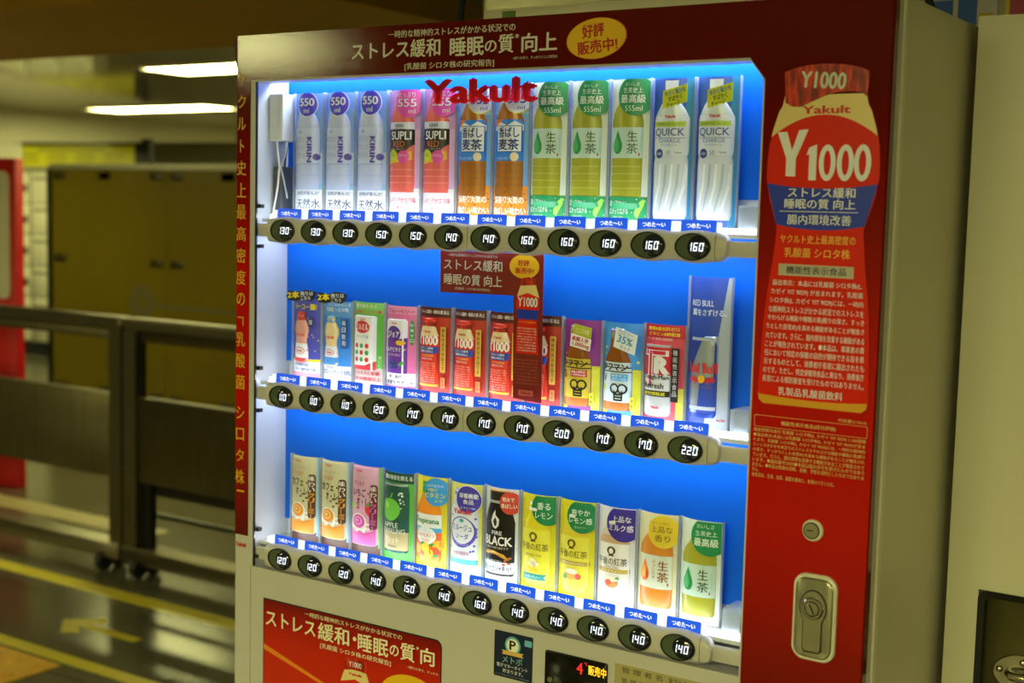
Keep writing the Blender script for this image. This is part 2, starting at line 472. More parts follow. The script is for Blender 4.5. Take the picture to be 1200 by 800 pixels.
# ------------------------------------------------------------------ coin lockers, yellow notice, glass partition
LOCK = noisy('locker_white', '#d6d2c0', '#dedac8', 4, 0.35)
def locker(x, label):
    r = empty('locker_column', (x, 7.0, 0), label, 'locker', 'white coin lockers')
    m = MB(); m.box(-0.24, 0.24, 0.01, 0.15, 0.12, 1.868, M('#8f8b78', 0.5)); m.build('locker_body', r)
    m = MB(); m.box(-0.24, 0.24, 0.02, 0.15, 0, 0.12, M('#23262c', 0.5)); m.build('plinth', r)
    z = 0.14
    for k, hh in enumerate((0.44, 0.31, 0.31, 0.31, 0.31)):
        d = MB(); d.rbox(-0.232, 0.205, -0.01, 0.01, z, z+hh-0.012, LOCK, 0.01)
        o = d.build('locker_door', r)
        q = MB(); q.rbox(0.14, 0.195, -0.02, -0.01, z+hh*0.35, z+hh*0.6, M('#3a3830', 0.4), 0.005); q.build('lock', o)
        q = MB(); q.box(-0.2, 0.1, -0.0115, -0.01, z+hh*0.74, z+hh*0.82, M('#6c685a', 0.5)); q.build('number_strip', o)
        z += hh
for i, x in enumerate((-10.75, -10.25, -9.77, -9.29)):
    locker(x, ['white coin locker column mostly hidden behind the red board', 'white coin locker column next to the red board',
               'white coin locker column between the red board column and the glass partition', 'white coin locker column behind the smoked glass partition'][i])
r = empty('yellow_notice', (-9.4, 7.0, 1.90), 'long yellow notice board standing on top of the coin lockers', 'notice')
m = MB(); m.box(-0.86, 0.90, 0, 0.04, -0.032, 0.17, M('#d8d21e', 0.5)); m.build('notice_board', r)
m = MB(); m.box(-0.86, 0.90, 0.0, 0.05, 0.17, 0.225, BLACK); m.box(0.90, 1.10, 0.0, 0.05, -0.032, 0.225, BLACK); m.build('dark_surround', r)
m = MB()
for q in range(4):
    for k in range(2):
        m.box(-0.78+q*0.42, -0.50+q*0.42, -0.002, 0, 0.02+k*0.05, 0.035+k*0.05, M('#8c8420', 0.5))
m.box(-0.5, 0.5, -0.002, 0, 0.125, 0.145, M('#8c8420', 0.5)); m.build('printed_lines', r)

SMOKE = noisy('smoked_glass', '#66580e', '#746414', 0.6, 0.25, spec=0.6)
r = empty('glass_partition', (-6.0, 5.3, 0), 'tall smoked brown glass partition with a pale metal top rail behind the barrier', 'partition')
for i, (a, bb) in enumerate(((-1.48, -0.18), (-0.165, 1.2), (1.215, 2.6))):
    m = MB(); m.box(a, bb, 0, 0.012, 0.07, 1.79, SMOKE); o = m.build('glass_pane', r)
    for cx in (a+0.10, a+0.62, bb-0.10):
        for cz in (1.74, 1.10 if cx != a+0.62 else 1.74, 0.10):
            q = MB(); q.rbox(cx-0.065, cx+0.065, -0.008, 0.0, cz-0.028, cz+0.028, M('#3c3318', 0.4, 0.5), 0.004); q.build('glass_clip', o)
m = MB(); m.box(-1.50, 2.62, -0.02, 0.03, 1.79, 1.83, M('#a9a594', 0.4, 0.6)); m.build('top_rail', r)
m = MB(); m.box(-1.52, -1.48, -0.02, 0.03, 0.0, 1.79, BLACK); m.build('end_post', r)
m = MB(); m.box(-1.48, 2.62, -0.015, 0.027, 0.0, 0.07, BLACK); m.build('bottom_rail', r)
m = MB(); m.box(-1.3, -0.45, -0.002, 0, 0.655, 0.664, M('#46586a', 0.5)); m.box(-0.30, 2.6, -0.002, 0, 0.78, 0.789, M('#46586a', 0.5))
m.ring(-0.44, 0.80, 0.12, 0.12, 0.012, -0.002, 0, M('#46586a', 0.5)); m.ring(-0.44, 0.80, 0.07, 0.07, 0.012, -0.002, 0, M('#46586a', 0.5)); m.build('marking_line', r)

# ------------------------------------------------------------------ neighbouring beige cabinet
NB = noisy('neighbour_enamel', '#c9c5ae', '#d1cdb7', 2.5, 0.4, bump=0.04, bscale=500)
r = empty('equipment_cabinet', (1.5, 0.65, 0), 'plain beige steel cabinet on the right with a black framed latch recess', 'cabinet')
cabm = MB(); x0, x1, z1 = 0.992-1.5, 0.6, 1.839
cabm.box(x0, x1, -0.33, 0.34, 0.06, z1, NB)
# front sheet with the window of the recess left open
fy0, fy1 = -0.35, -0.33
rx0, rx1, rz0, rz1 = 1.036-1.5, 1.30-1.5, 0.895, 1.052
for a in ((x0, rx0, 0.06, z1), (rx1, x1, 0.06, z1), (rx0, rx1, rz1, z1), (rx0, rx1, 0.06, rz0)):
    cabm.box(a[0], a[1], fy0, fy1, a[2], a[3], NB)
cabm.build('cabinet_body', r, smooth=0)
m = MB(); m.box(x0+0.02, x1-0.02, -0.32, 0.32, 0, 0.06, BLACK); m.build('plinth', r)
fr = MB()
outer = rrect(rx0, rx1, rz0, rz1, 0.012, 5); inner = rrect(rx0+0.008, rx1-0.008, rz0+0.008, rz1-0.010, 0.009, 5)
n = len(outer)
fr.add([(x, -0.352, z) for x, z in outer] + [(x, -0.348, z) for x, z in inner] + [(x, -0.331, z) for x, z in inner],
       [(i, (i+1) % n, n+(i+1) % n, n+i) for i in range(n)] + [(n+i, n+(i+1) % n, 2*n+(i+1) % n, 2*n+i) for i in range(n)], BLACK)
fr.build('recess_frame', r)
m = MB(); m.rbox(rx0+0.008, rx1-0.008, -0.3305, -0.330, rz0+0.008, rz1-0.01, noisy('recess_steel', '#5d5733', '#6d673f', 8, 0.3, metal=0.6), 0.009)
m.build('recess_plate', r)
lt = MB(); lx, lz = 1.098-1.5, 0.938
lt.disc(lx, lz, 0.040, 0.027, -0.336, -0.3306, CHROME, 0.001)
o = lt.build('latch_plate', r)
for dx, dz in ((-0.031, 0.003), (0.0, 0.017), (0.0, -0.017), (0.031, 0.003)):
    q = MB(); q.dome(lx+dx, lz+dz, 0.005, 0.005, -0.336, 0.004, CHROME, 14, 4); q.build('bolt', o)
q = MB(); q.tube([(lx-0.018, -0.338, lz), (lx-0.012, -0.350, lz), (lx+0.012, -0.352, lz), (lx+0.03, -0.350, lz), (lx+0.06, -0.350, lz)], 0.0065, CHROME, 12); q.build('latch_bar', o)
q = MB(); q.box(lx+0.008, lx+0.024, -0.3565, -0.336, lz-0.010, lz+0.010, M('#2a2618', 0.35, 0.8)); q.build('latch_keeper', o)

# posters on the wall behind, just showing over the cabinet
for i, (x, z, w, h, c1, c2, lab) in enumerate(((0.70, 1.90, 0.13, 0.18, '#d8d4dc', '#3a6ad0', 'blue and white leaflet on the wall behind the machine'),
                                    (0.845, 1.895, 0.09, 0.18, '#e4d84c', '#c84a78', 'yellow and pink leaflet on the wall behind the cabinet'),
                                    (0.945, 1.895, 0.2, 0.18, '#dcb8c4', '#b48a9c', 'pale pink poster on the wall behind the cabinet'))):
    m = MB(); m.box(0, w, -0.003, 0, 0, h, M(c1, 0.5)); m.box(w*0.45, w*0.72, -0.004, -0.003, h*0.1, h*0.62, M(c2, 0.5)); m.box(w*0.08, w*0.38, -0.004, -0.003, h*0.2, h*0.4, M(c2, 0.5)); m.box(w*0.08, w*0.38, -0.004, -0.003, h*0.45, h*0.62, M('#e8e8f0', 0.5))
    m.box(w*0.75, w*0.95, -0.004, -0.003, h*0.05, h*0.25, M('#d8b430', 0.5))
    o = m.build('wall_poster', loc=(x, 1.0, z)); tag(o, lab, 'poster', 'posters on the wall behind')
# black cables
for pts, lab in (([(0.045, 0.4, 1.83), (0.045, 0.4, 1.87), (0.05, 0.40, 1.93), (0.072, 0.40, 2.06), (0.09, 0.40, 2.289)], 'black cable rising from the top of the machine above the header lettering'),
                 ([(0.90, 0.45, 1.83), (0.885, 0.45, 1.86), (0.865, 0.45, 1.92), (0.85, 0.45, 2.05), (0.85, 0.45, 2.289)], 'black cable rising behind the top right corner of the machine')):
    m = MB(); m.tube(pts, 0.006, RUBBER, 10); tag(m.build('power_cable'), lab, 'cable', 'cables up to the ceiling')

# ------------------------------------------------------------------ the drinks vending machine
L, R_, T = -0.1055, 0.978, 1.831
WL, WR, WB, WT = -0.0665, 0.8135, 0.961, 1.757
VM = empty('vending_machine', (0.436, 0.36, 0), 'beige and red drinks vending machine with three lit shelves of sample drinks', 'vending machine')
ox, oy = -0.436, -0.36
def part(mb, name, parent=None, smooth=0.7, label=None):
    o = mb.build(name, parent or VM, (ox, oy, 0) if parent is None else (0, 0, 0), smooth)
    if label: o['label'] = label
    return o
c = MB()
c.box(L, L+0.028, 0.038, 0.75, 0.08, T, BEIGE); c.box(WR+0.012, R_, 0.038, 0.75, 0.08, T, BEIGE)
c.box(L+0.028, WR+0.012, 0.038, 0.75, 1.80, T, BEIGE); c.box(L+0.028, WR+0.012, 0.038, 0.75, 0.08, 0.945, BEIGE)
c.box(L+0.028, WR+0.012, 0.10, 0.75, 0.945, 1.80, BEIGE)
part(c, 'cabinet', smooth=0)
d = MB()
d.box(L, WL, 0, 0.034, 0.08, T, BEIGE_SPILL); d.box(WR, R_, 0, 0.034, 0.08, T, BEIGE_SPILL)
d.box(WL, WR, 0, 0.034, WT, T, BEIGE_SPILL); d.box(WL, WR, 0, 0.034, 0.08, WB, BEIGE_SPILL)
d.prism([(WR, 1.757), (WR-0.0185, 1.757), (WR, 1.733)], 0, 0.034, BEIGE_SPILL)
part(d, 'door', smooth=0)
m = MB(); m.box(R_-0.001, R_+0.003, 0.030, 0.042, 0.08, T, M('#dcd8c6', 0.35)); part(m, 'door_edge_strip')
m = MB(); m.box(L+0.03, R_-0.03, 0.05, 0.72, 0, 0.08, BLACK); part(m, 'plinth')
m = MB(); m.rbox(0.31, 0.92, 0.10, 0.6, T, T+0.03, BEIGE, 0.002); part(m, 'roof_cover')
m = MB(); m.box(0.345, 0.368, 0.0985, 0.10, T+0.012, T+0.026, M('#5c7a3c', 0.6)); part(m, 'green_tape')
# interior cavity lining
m = MB()
m.box(-0.0690, -0.0655, 0.004, 0.090, 0.946, 1.80, WHITEP); m.box(0.822, 0.825, 0.034, 0.098, 0.946, 1.80, WHITEP)
m.box(-0.0655, 0.822, 0.0845, 0.0995, 0.946, 1.80, WHITEP); m.box(-0.0655, 0.822, 0.034, 0.0845, 0.946, 0.949, WHITEP)
m.box(-0.0655, 0.822, 0.034, 0.0845, 1.797, 1.80, WHITEP)
part(m, 'interior_lining', smooth=0)
BLUE = noisy('blue_printed_sheet', '#0058cc', '#005ed2', 3.0, 0.5, spec=0.12)
for z0, z1 in ((1.583, 1.797), (1.300, 1.545), (1.030, 1.275)):
    m = MB(); m.box(-0.0654, 0.815, 0.0765, 0.0845, z0, z1, BLUE); part(m, 'backdrop_sheet', smooth=0, label='plain blue printed backdrop sheet')
# dark gasket strip at the left of the window, with small hooks
m = MB(); m.box(WL, WL+0.0018, 0.0015, 0.005, WB, WT, BLACK)
for z in (1.555, 1.49, 1.29, 1.22, 1.02, 0.975):
    m.box(WL+0.003, WL+0.010, 0.004, 0.012, z, z+0.006, BLACK)
part(m, 'window_gasket')
m = MB(); m.box(WL+0.003, WR, 0.0015, 0.0035, WB, WT-0.001, GLASS); part(m, 'window_glass', smooth=0, label='clear glass pane over the sample shelves')
m = MB(); m.box(-0.06, 0.815, 0.045, 0.068, 1.781, 1.789, LEDTOPM); part(m, 'led_tube', smooth=0)
FILLU = emit('fill_under_glow', LED_COLOR, FILL_UNDER)
ROWZ = (1.52, 1.25265, 0.98435)
PITCH = 0.066
def backlit(name, h, power, ecol=None):
    m = bpy.data.materials.new(name); m.use_nodes = True
    b = m.node_tree.nodes['Principled BSDF']; b.inputs['Base Color'].default_value = lin(h); b.inputs['Roughness'].default_value = 0.4
    b.inputs['Emission Color'].default_value = lin(ecol or h); b.inputs['Emission Strength'].default_value = power
    return m
LABELBLUE = backlit('backlit_blue_label', '#1450c8', 0.8, '#1050e0')
LABELTXT = backlit('backlit_white_lettering', '#eef2ff', 0.8, '#f0f4ff')
RAILM = backlit('backlit_rail', '#e8ecf2', 0.75, '#e8f2ff')
SEG = {'0': 'abcdef', '1': 'bc', '2': 'abged', '3': 'abgcd', '4': 'fgbc', '5': 'afgcd', '6': 'afgedc', '7': 'fabc', '8': 'abcdefg', '9': 'abcdfg'}
def seven(mb, s, x0, z0, w, h, t, gap, mat, y):
    """seven-bar digits; y(x, z) gives the depth of the face they sit on"""
    x = x0
    for ch in s:
        bars = {'a': (0, h-t, w, h), 'g': (0, h/2-t/2, w, h/2+t/2), 'd': (0, 0, w, t), 'f': (0, h/2+t*.25, t, h), 'e': (0, 0, t, h/2-t*.25), 'b': (w-t, h/2+t*.25, w, h), 'c': (w-t, 0, w, h/2-t*.25)}
        for q in SEG[ch]:
            a, b2, c2, d2 = bars[q]
            pts = []
            for (px, pz) in ((a, b2), (c2, b2), (c2, d2), (a, d2)):
                X = x + px - (w-t if ch == '1' else 0) + 0.12*pz; Z = z0 + pz
                pts.append((X, y(X, Z), Z))
            mb.add(pts, [(0, 1, 2, 3)], mat)
        x += (w + gap) if ch != '1' else (t + gap)
PRICES = ((130, 130, 130, 150, 150, 140, 140, 160, 160, 160, 160, 160), (110, 110, 110, 120, 170, 170, 170, 170, 200, 170, 170, 220), (120, 120, 120, 140, 150, 140, 160, 140, 140, 140, 140, 140))
BALL = M('#141a26', 0.1, 0.0, 0.8); DISH = M('#4a5644', 0.18, 0.0, 0.7); RIM = M('#101210', 0.3)
def bar_section(x):
    h = 0.0205 + 0.0014*math.cos(2*PI*x/PITCH)
    return [(0.0105, h), (0.006, h), (0.001, h*0.93), (-0.0025, h*0.78), (-0.004, h*0.5), (-0.004, -h*0.5), (-0.0025, -h*0.8), (0.001, -h*0.94), (0.006, -h), (0.0105, -h)]
def loft(mb, xs, z, mat, scale=lambda x: 1.0, dy=0.0):
    sec = [bar_section(x) for x in xs]; k = len(sec[0])
    vs = [(x, y+dy, z + zz*scale(x)) for x, s in zip(xs, sec) for (y, zz) in s]
    fs = [(i*k+j, i*k+(j+1) % k, (i+1)*k+(j+1) % k, (i+1)*k+j) for i in range(len(xs)-1) for j in range(k)]
    fs = [f[::-1] for f in fs]
    fs += [list(range(k)), list(range((len(xs)-1)*k, len(xs)*k))[::-1]]
    mb.add(vs, fs, mat)
btn_m = MB()
btn_m.ring(0, 0, 0.0258, 0.0180, 0.0016, -0.0062, -0.0035, RIM)
btn_m.disc(0, 0, 0.0246, 0.0168, -0.0046, -0.0036, DISH)
btn_m.dome(0.0078, 0.0, 0.0158, 0.0150, -0.0046, 0.0055, BALL)
btn_me = None
lab_me = {}
for ri, z in enumerate(ROWZ):
    b = MB(); half = [(-0.0345, 0.3625), (0.3635, 0.757)]
    for a0, a1 in half:
        n = int((a1-a0)/0.003); loft(b, [a0 + (a1-a0)*i/n for i in range(n+1)], z, BEIGE_SPILL)
    bar = part(b, 'button_bar')
    e = MB(); xs = [0.7575 + 0.0155*i/10 for i in range(11)]
    loft(e, xs, z, BEIGE_SPILL, lambda x: 0.97*math.sqrt(max(0.0, 1-((x-0.7575)/0.0165)**2))*0.9+0.1, 0.001)
    part(e, 'end_cap', bar)
    e = MB(); e.rbox(WL+0.003, -0.033, 0.005, 0.012, z-0.011, z+0.010, BEIGE_SPILL, 0.002); part(e, 'mounting_arm', bar); e = MB(); e.rbox(0.765, 0.8135, 0.005, 0.012, z-0.012, z+0.009, BEIGE_SPILL, 0.002)
    part(e, 'mounting_arm', bar)
    # glowing white rail the cold labels are fixed to, its light strip and the shelf behind
    RAIL = ACRYL
    q = MB(); q.rbox(-0.036, 0.757, 0.0125, 0.0155, z+0.012, z+0.0325, RAILM, 0.001)
    part(q, 'label_rail', smooth=0)
    q = MB(); q.box(-0.05, 0.80, 0.020, 0.028, z+0.018, z+0.025, LEDM); part(q, 'light_strip', smooth=0)
    q = MB(); q.box(-0.05, 0.80, 0.027, 0.033, z-0.012, z-0.008, FILLU); ri < 2 and part(q, 'under_fill_strip', smooth=0)  # glowing strip added under the bar to brighten the blue backdrop
    q = MB(); q.box(-0.0654, 0.822, 0.0165, 0.0845, z+0.012, z+0.0179, WHITEP); part(q, 'shelf', smooth=0)
    # clear plastic end block by the right hand end of the shelf
    q = MB(); q.rbox(0.772, 0.806, 0.03, 0.075, z+0.019, z+0.055, ACRYL, 0.003); q.rbox(0.78, 0.80, 0.028, 0.03, z+0.022, z+0.05, ACRYL, 0.003); part(q, 'clear_end_block')
    for k in range(12):
        x = k*PITCH
        o = btn_m.build('button') if btn_me is None else bpy.data.objects.new('button', btn_me)
        if btn_me is None: btn_me = o.data
        else: COL.objects.link(o)
        o.parent = VM; o.location = (x+ox, oy, z)
        pm = MB()
        def dome_y(X, Z):
            u = ((X-0.0078)/0.0158)**2 + (Z/0.0150)**2
            return -0.0046 - 0.0055*math.sqrt(max(0.0, 1-u)) - 0.0005
        ps = str(PRICES[ri][k]); dw, dt, dg = 0.0058, 0.00145, 0.0024
        tw = sum(dt if c == '1' else dw for c in ps) + 2*dg
        seven(pm, ps, 0.0081 - tw/2, -0.0054, dw, 0.0110, dt, dg, DIGIT, dome_y)
        pm.build('price_display', o, smooth=0)
        # slanted blue "cold" label
        if 'm' not in lab_me:
            lm = MB(); dy, dz = 0.0015, 0.0195; ln = math.hypot(dy, dz)
            def onrail(u, w, lift): return (u, 0.0105 + dy*w/ln - dz/ln*lift, 0.0155 + dz*w/ln + dy/ln*lift)
            pts = rrect(-0.0255, 0.0255, 0.0, ln, 0.002, 3)
            np_ = len(pts)
            lm.add([onrail(u, w, 0.0009) for u, w in pts] + [onrail(u, w, 0) for u, w in pts], [list(range(np_))] + [(i, np_+i, np_+(i+1) % np_, (i+1) % np_) for i in range(np_)], LABELBLUE)
            tm = MB(); vs, fs = glyphs('つめた〜い', 0.03)
            tm.add([onrail(-0.0175 + a*0.035, 0.0085 + bb*0.0068, 0.0012 + j*4e-5) for a, bb, j in vs], fs, LABELTXT)
            lab_me['m'] = lm; lab_me['t'] = tm
            o1 = lm.build('cold_label'); o2 = tm.build('lettering')
            lab_me['o'] = (o1.data, o2.data)
        else:
            o1 = bpy.data.objects.new('cold_label', lab_me['o'][0]); o2 = bpy.data.objects.new('lettering', lab_me['o'][1])
            COL.objects.link(o1); COL.objects.link(o2)
        o1.parent = VM; o1.location = (x+ox, oy, z); o2.parent = o1

# ------------------------------------------------------------------ red vinyl and its print
CREAM = M('#dcd6d0', 0.4); GOLD = M('#d8a81c', 0.4); OVALY = M('#e8b81c', 0.35); OVALR = M('#b81410', 0.4)
v = MB()
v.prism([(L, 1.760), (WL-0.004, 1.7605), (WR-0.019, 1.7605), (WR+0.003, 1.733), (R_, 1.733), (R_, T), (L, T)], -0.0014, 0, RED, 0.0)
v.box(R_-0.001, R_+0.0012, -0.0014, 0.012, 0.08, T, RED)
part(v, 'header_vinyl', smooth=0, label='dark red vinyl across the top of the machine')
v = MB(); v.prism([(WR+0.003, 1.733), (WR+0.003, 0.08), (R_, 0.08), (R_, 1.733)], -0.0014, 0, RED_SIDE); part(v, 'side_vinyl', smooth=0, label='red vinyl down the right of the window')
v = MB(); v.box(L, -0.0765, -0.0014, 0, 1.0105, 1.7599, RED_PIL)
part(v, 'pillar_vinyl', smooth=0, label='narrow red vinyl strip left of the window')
# peeled corner of the vinyl at the top left
v = MB(); v.add([(L-0.0065, -0.004, T-0.006), (L, -0.002, T), (L, -0.002, T-0.055), (L-0.0065, 0.004, T-0.010), (L+0.0005, 0.004, T-0.052), (L, 0.004, T)],
                [(0, 2, 1), (3, 5, 4), (0, 3, 4, 2), (0, 1, 5, 3)], M('#5a1410', 0.4)); part(v, 'peeling_corner', smooth=0)
Y0 = -0.0019
h = MB(); cm = CREAM
for s, a, b2, z, hh, bo in (('一時的な精神的ストレスがかかる状況での', 0.2086, 0.4373, 1.8176, 0.0108, .01), ('ストレス緩和', 0.1373, 0.3063, 1.7955, 0.0265, .022), ('睡眠', 0.3234, 0.3838, 1.794, 0.0275, .022),
                  ('の', 0.3853, 0.406, 1.7925, 0.0165, .02), ('質', 0.4089, 0.435, 1.795, 0.0265, .02), ('※', 0.437, 0.4435, 1.8045, 0.006, 0), ('向上', 0.448, 0.5071, 1.7945, 0.0265, .022),
                  ('[乳酸菌 シロタ株の研究報告]', 0.2405, 0.4022, 1.769, 0.0112, .01), ('※眠りの深さ、すっきりとした目覚め', 0.4342, 0.5078, 1.774, 0.0042, 0)):
    h.text(s, a, b2, z-hh/2, z+hh/2, Y0, cm, bo)
part(h, 'header_lettering', smooth=0)
def burst(parent_name, cx, cz, rx, rz, y, rot, lines):
    m = MB(); n = 56
    def pt(k, q): 
        a, b2 = rx*q*math.cos(2*PI*k/n), rz*q*math.sin(2*PI*k/n); return (cx + a*math.cos(rot)-b2*math.sin(rot), cz + a*math.sin(rot)+b2*math.cos(rot))
    m.prism([pt(k, 1) for k in range(n)], y-0.0012, y, OVALR); m.prism([pt(k, 0.972) for k in range(n)], y-0.0014, y-0.001, OVALY)
    o = part(m, parent_name, smooth=0)
    t = MB()
    for s, x0, x1, z, hh in lines:
        t.text(s, x0, x1, z-hh/2, z+hh/2, y-0.0018, OVALR, 0.03, rot)
    part(t, 'lettering', o, 0)
burst('yellow_oval_badge', 0.5695, 1.795, 0.0475, 0.0275, -0.0014, math.radians(5), [('好評', 0.5470, 0.5820, 1.8055, 0.0185), ('販売中!', 0.5405, 0.603, 1.7845, 0.0185)])
# writing down the left pillar, one character under the other
h = MB(); step = 0.03565; z = 1.7615
for ch in 'ヤクルト史上最高密度の「乳酸菌　シロタ株」':
    sz = 0.0215
    if ch == '「': h.box(-0.1015, -0.0885, Y0, Y0+0.0004, z+0.0045, z+0.0065, GOLD); h.box(-0.0905, -0.0885, Y0, Y0+0.0004, z-0.008, z+0.0065, GOLD); z -= step*0.86
    elif ch == '」': h.box(-0.1015, -0.0845, Y0, Y0+0.0004, z+0.010, z+0.0125, GOLD); z -= step
    elif ch == '　': z -= step*0.44
    else:
        cw = 0.011 if ch in 'ト' else 0.0185 if ch in 'ヤクルロタシの' else 0.021
        ch_h = 0.0205 if ch in 'ヤクルロタシトの' else 0.0235
        h.text(ch, -0.0945-cw/2+(.002 if ch=='ト' else 0), -0.0945+cw/2, z-ch_h/2, z+ch_h/2, Y0, GOLD, 0.012); z -= step
part(h, 'pillar_lettering', smooth=0)
h = MB(); h.text('Yakult', -0.1040, -0.080, 0.990, 0.9975, -0.0005, M('#c82018', 0.4), 0.05); part(h, 'small_logo', smooth=0)

# ------------------------------------------------------------------ big printed bottle on the red side panel
def y1000(mb_cap, parent_cb, S, yoff): pass
BRED = M('#d82004', 0.3, 0.0, 0.25); BCREAM = M('#e4cc8c', 0.35); BBLUE = M('#0630b8', 0.35); BRIM = M('#d89a1c', 0.35); FOIL = noisy('red_foil', '#7a0a04', '#d83414', 30.0, 0.3, stretch=(5, 1, 1.2), lo=0.4, hi=0.62)
PW = M('#e6e6f4', 0.35)
CX = 0.8970
side = [(1.712, 0.0520), (1.6985, 0.0550), (1.692, 0.0590), (1.671, 0.0657), (1.650, 0.0705), (1.630, 0.0722), (1.610, 0.0724), (1.5825, 0.0670), (1.549, 0.0561), (1.5355, 0.0568), (1.504, 0.0600), (1.472, 0.0647), (1.440, 0.0680), (1.408, 0.0699), (1.366, 0.0716), (1.344, 0.0721), (1.333, 0.0708), (1.326, 0.064)]
def outline(zs): return [(CX - r0, z0) for z0, r0 in zs] + [(CX + r0, z0) for z0, r0 in zs[::-1]]
def wid(z):
    for (za, ra), (zb, rb) in zip(side, side[1:]):
        if zb <= z <= za: return rb + (ra-rb)*(z-zb)/(za-zb)
    return side[-1][1]
bb = MB(); Yb = -0.0014
bb.prism(outline(side), Yb-0.0016, Yb, BRED); bottle = part(bb, 'bottle_print', smooth=0, label='large printed red and cream drink bottle')
q = MB(); zs = [s for s in side if s[0] > 1.66] + [(1.661, wid(1.661))]
pts = [(CX-r0, z0) for z0, r0 in zs] + [(CX + wid(1.661)*t, 1.661 + 0.0265*(1-t*t)) for t in [-1+0.1*i for i in range(21)]] + [(CX+r0, z0) for z0, r0 in zs[::-1]]
q.prism(pts, Yb-0.0020, Yb-0.0015, BCREAM); part(q, 'bottle_shoulder', bottle, 0, label='cream shoulder')
q = MB(); q.prism([(0.8435, 1.7400), (0.8560, 1.7445), (0.8760, 1.7480), (0.8976, 1.7488), (0.922, 1.7470), (0.940, 1.7430), (0.9505, 1.7385), (0.9513, 1.735), (0.9505, 1.7115), (0.9485, 1.709), (0.944, 1.7130), (0.930, 1.7150), (0.912, 1.7145), (0.897, 1.7105), (0.880, 1.7035), (0.866, 1.6975), (0.855, 1.698), (0.846, 1.7030)], Yb-0.0032, Yb-0.0015, FOIL, 0.0)
part(q, 'foil_cap', bottle, 0, label='crumpled red foil cap')
def bandpts(za, zb, sag):
    ts = [-1+0.1*i for i in range(21)]
    return [(CX + wid(za-sag*(1-t*t))*t, za - sag*(1-t*t)) for t in ts] + [(CX + wid(zb-sag*(1-t*t))*t, zb - sag*(1-t*t)) for t in ts[::-1]]
q = MB(); q.prism(bandpts(1.6035, 1.5525, 0.006), Yb-0.0020, Yb-0.0015, BBLUE); part(q, 'blue_band', bottle, 0, label='dark blue band')
q = MB(); q.prism([(CX-0.0722, 1.340)] + [(CX + 0.0715*t, 1.3375-0.0035*(1-t*t)) for t in [-1+0.1*i for i in range(21)]] + [(CX+0.0722, 1.340), (CX+0.0700, 1.330), (CX+0.064, 1.3255), (CX-0.064, 1.3255), (CX-0.0700, 1.330)], Yb-0.0021, Yb-0.0015, BRIM); part(q, 'gold_rim', bottle, 0, label='gold rim')
q = MB(); q.prism([(0.846, 1.5035), (0.9435, 1.503), (0.9435, 1.4885), (0.846, 1.489)], Yb-0.0019, Yb-0.0015, M('#b8b0a0', 0.4)); part(q, 'grey_strip', bottle, 0)
t = MB(); Yt = Yb-0.0024
def tt(s, a, b2, z, hh, mat, bo=0.01, y=Yt, rot=0.0): t.text(s, a, b2, z-hh/2, z+hh/2, y, mat, bo, rot)
tt('Yakult', 0.8680, 0.9305, 1.6935, 0.0098, M('#c81c10', 0.4), 0.035)
# the big Y and 1000, slab strokes
t.prism([(0.8375, 1.6665), (0.8498, 1.6670), (0.8570, 1.6440), (0.8655, 1.6690), (0.8775, 1.6700), (0.8625, 1.6340), (0.8625, 1.6120), (0.8500, 1.6125), (0.8500, 1.6345)], Yt, Yb-0.0016, PW)
t.prism([(0.8795, 1.6475), (0.8895, 1.6515), (0.8895, 1.6075), (0.8800, 1.6075), (0.8800, 1.6395), (0.8765, 1.6385)], Yt, Yb-0.0016, PW)
for x in (0.9035, 0.9265, 0.9480):
    n = 32; o1 = [(x + 0.0108*math.cos(2*PI*k/n), 1.6290 + 0.0222*math.sin(2*PI*k/n)) for k in range(n)]; o2 = [(x + 0.0045*math.cos(2*PI*k/n), 1.6290 + 0.0150*math.sin(2*PI*k/n)) for k in range(n)]
    t.add([(a, Yt, b2) for a, b2 in o1] + [(a, Yt, b2) for a, b2 in o2], [(k, (k+1) % n, n+(k+1) % n, n+k) for k in range(n)], PW)
tt('ストレス緩和', 0.854, 0.9412, 1.5925, 0.0125, PW, .018); tt('睡眠の質 向上', 0.8500, 0.9418, 1.5785, 0.0125, PW, .015); t.box(0.844, 0.9455, Yt, Yt+0.0003, 1.5685, 1.5693, PW)
tt('腸内環境改善', 0.8546, 0.9375, 1.5590, 0.0125, PW, .012)
OG = M('#f0b040', 0.4)
tt('ヤクルト史上最高密度の', 0.8465, 0.9440, 1.5348, 0.0110, OG, .016); tt('乳酸菌 シロタ株', 0.8528, 0.9384, 1.5180, 0.0120, OG, .018)
tt('機能性表示食品', 0.8563, 0.934, 1.4963, 0.0095, M('#2c2450', 0.4), .012)
para = ['届出表示：本品には乳酸菌 シロタ株(L.', 'カゼイ YIT 9029) が含まれます。乳酸菌', 'シロタ株(L. カゼイ YIT 9029)には、一時的', 'な精神的ストレスがかかる状況でのストレスを', 'やわらげる機能や睡眠の質(眠りの深さ、すっき', 'りとした目覚め)を高める機能があることが報告さ', 'れています。さらに、腸内環境を改善する機能がある', 'ことが報告されています。●本品は、事業者の責', '任において特定の保健の目的が期待できる旨を表', '示するものとして、消費者庁長官に届出されたも', 'のです。ただし、特定保健用食品と異なり、消費者庁', '長官による個別審査を受けたものではありません。']
for i, s in enumerate(para):
    z = 1.4793 - i*0.01105; w0 = wid(z)-0.0055
    tt(s, CX-w0, CX+w0, z, 0.0082, PW, .006)
tt('乳製品乳酸菌飲料', 0.8525, 0.9373, 1.3430, 0.0105, PW, .01)
tt('Y1000', 0.865, 0.9235, 1.7290, 0.0205, M('#c8d0c8', 0.3), .03, Yb-0.0036, math.radians(-4))
part(t, 'bottle_lettering', bottle, 0)
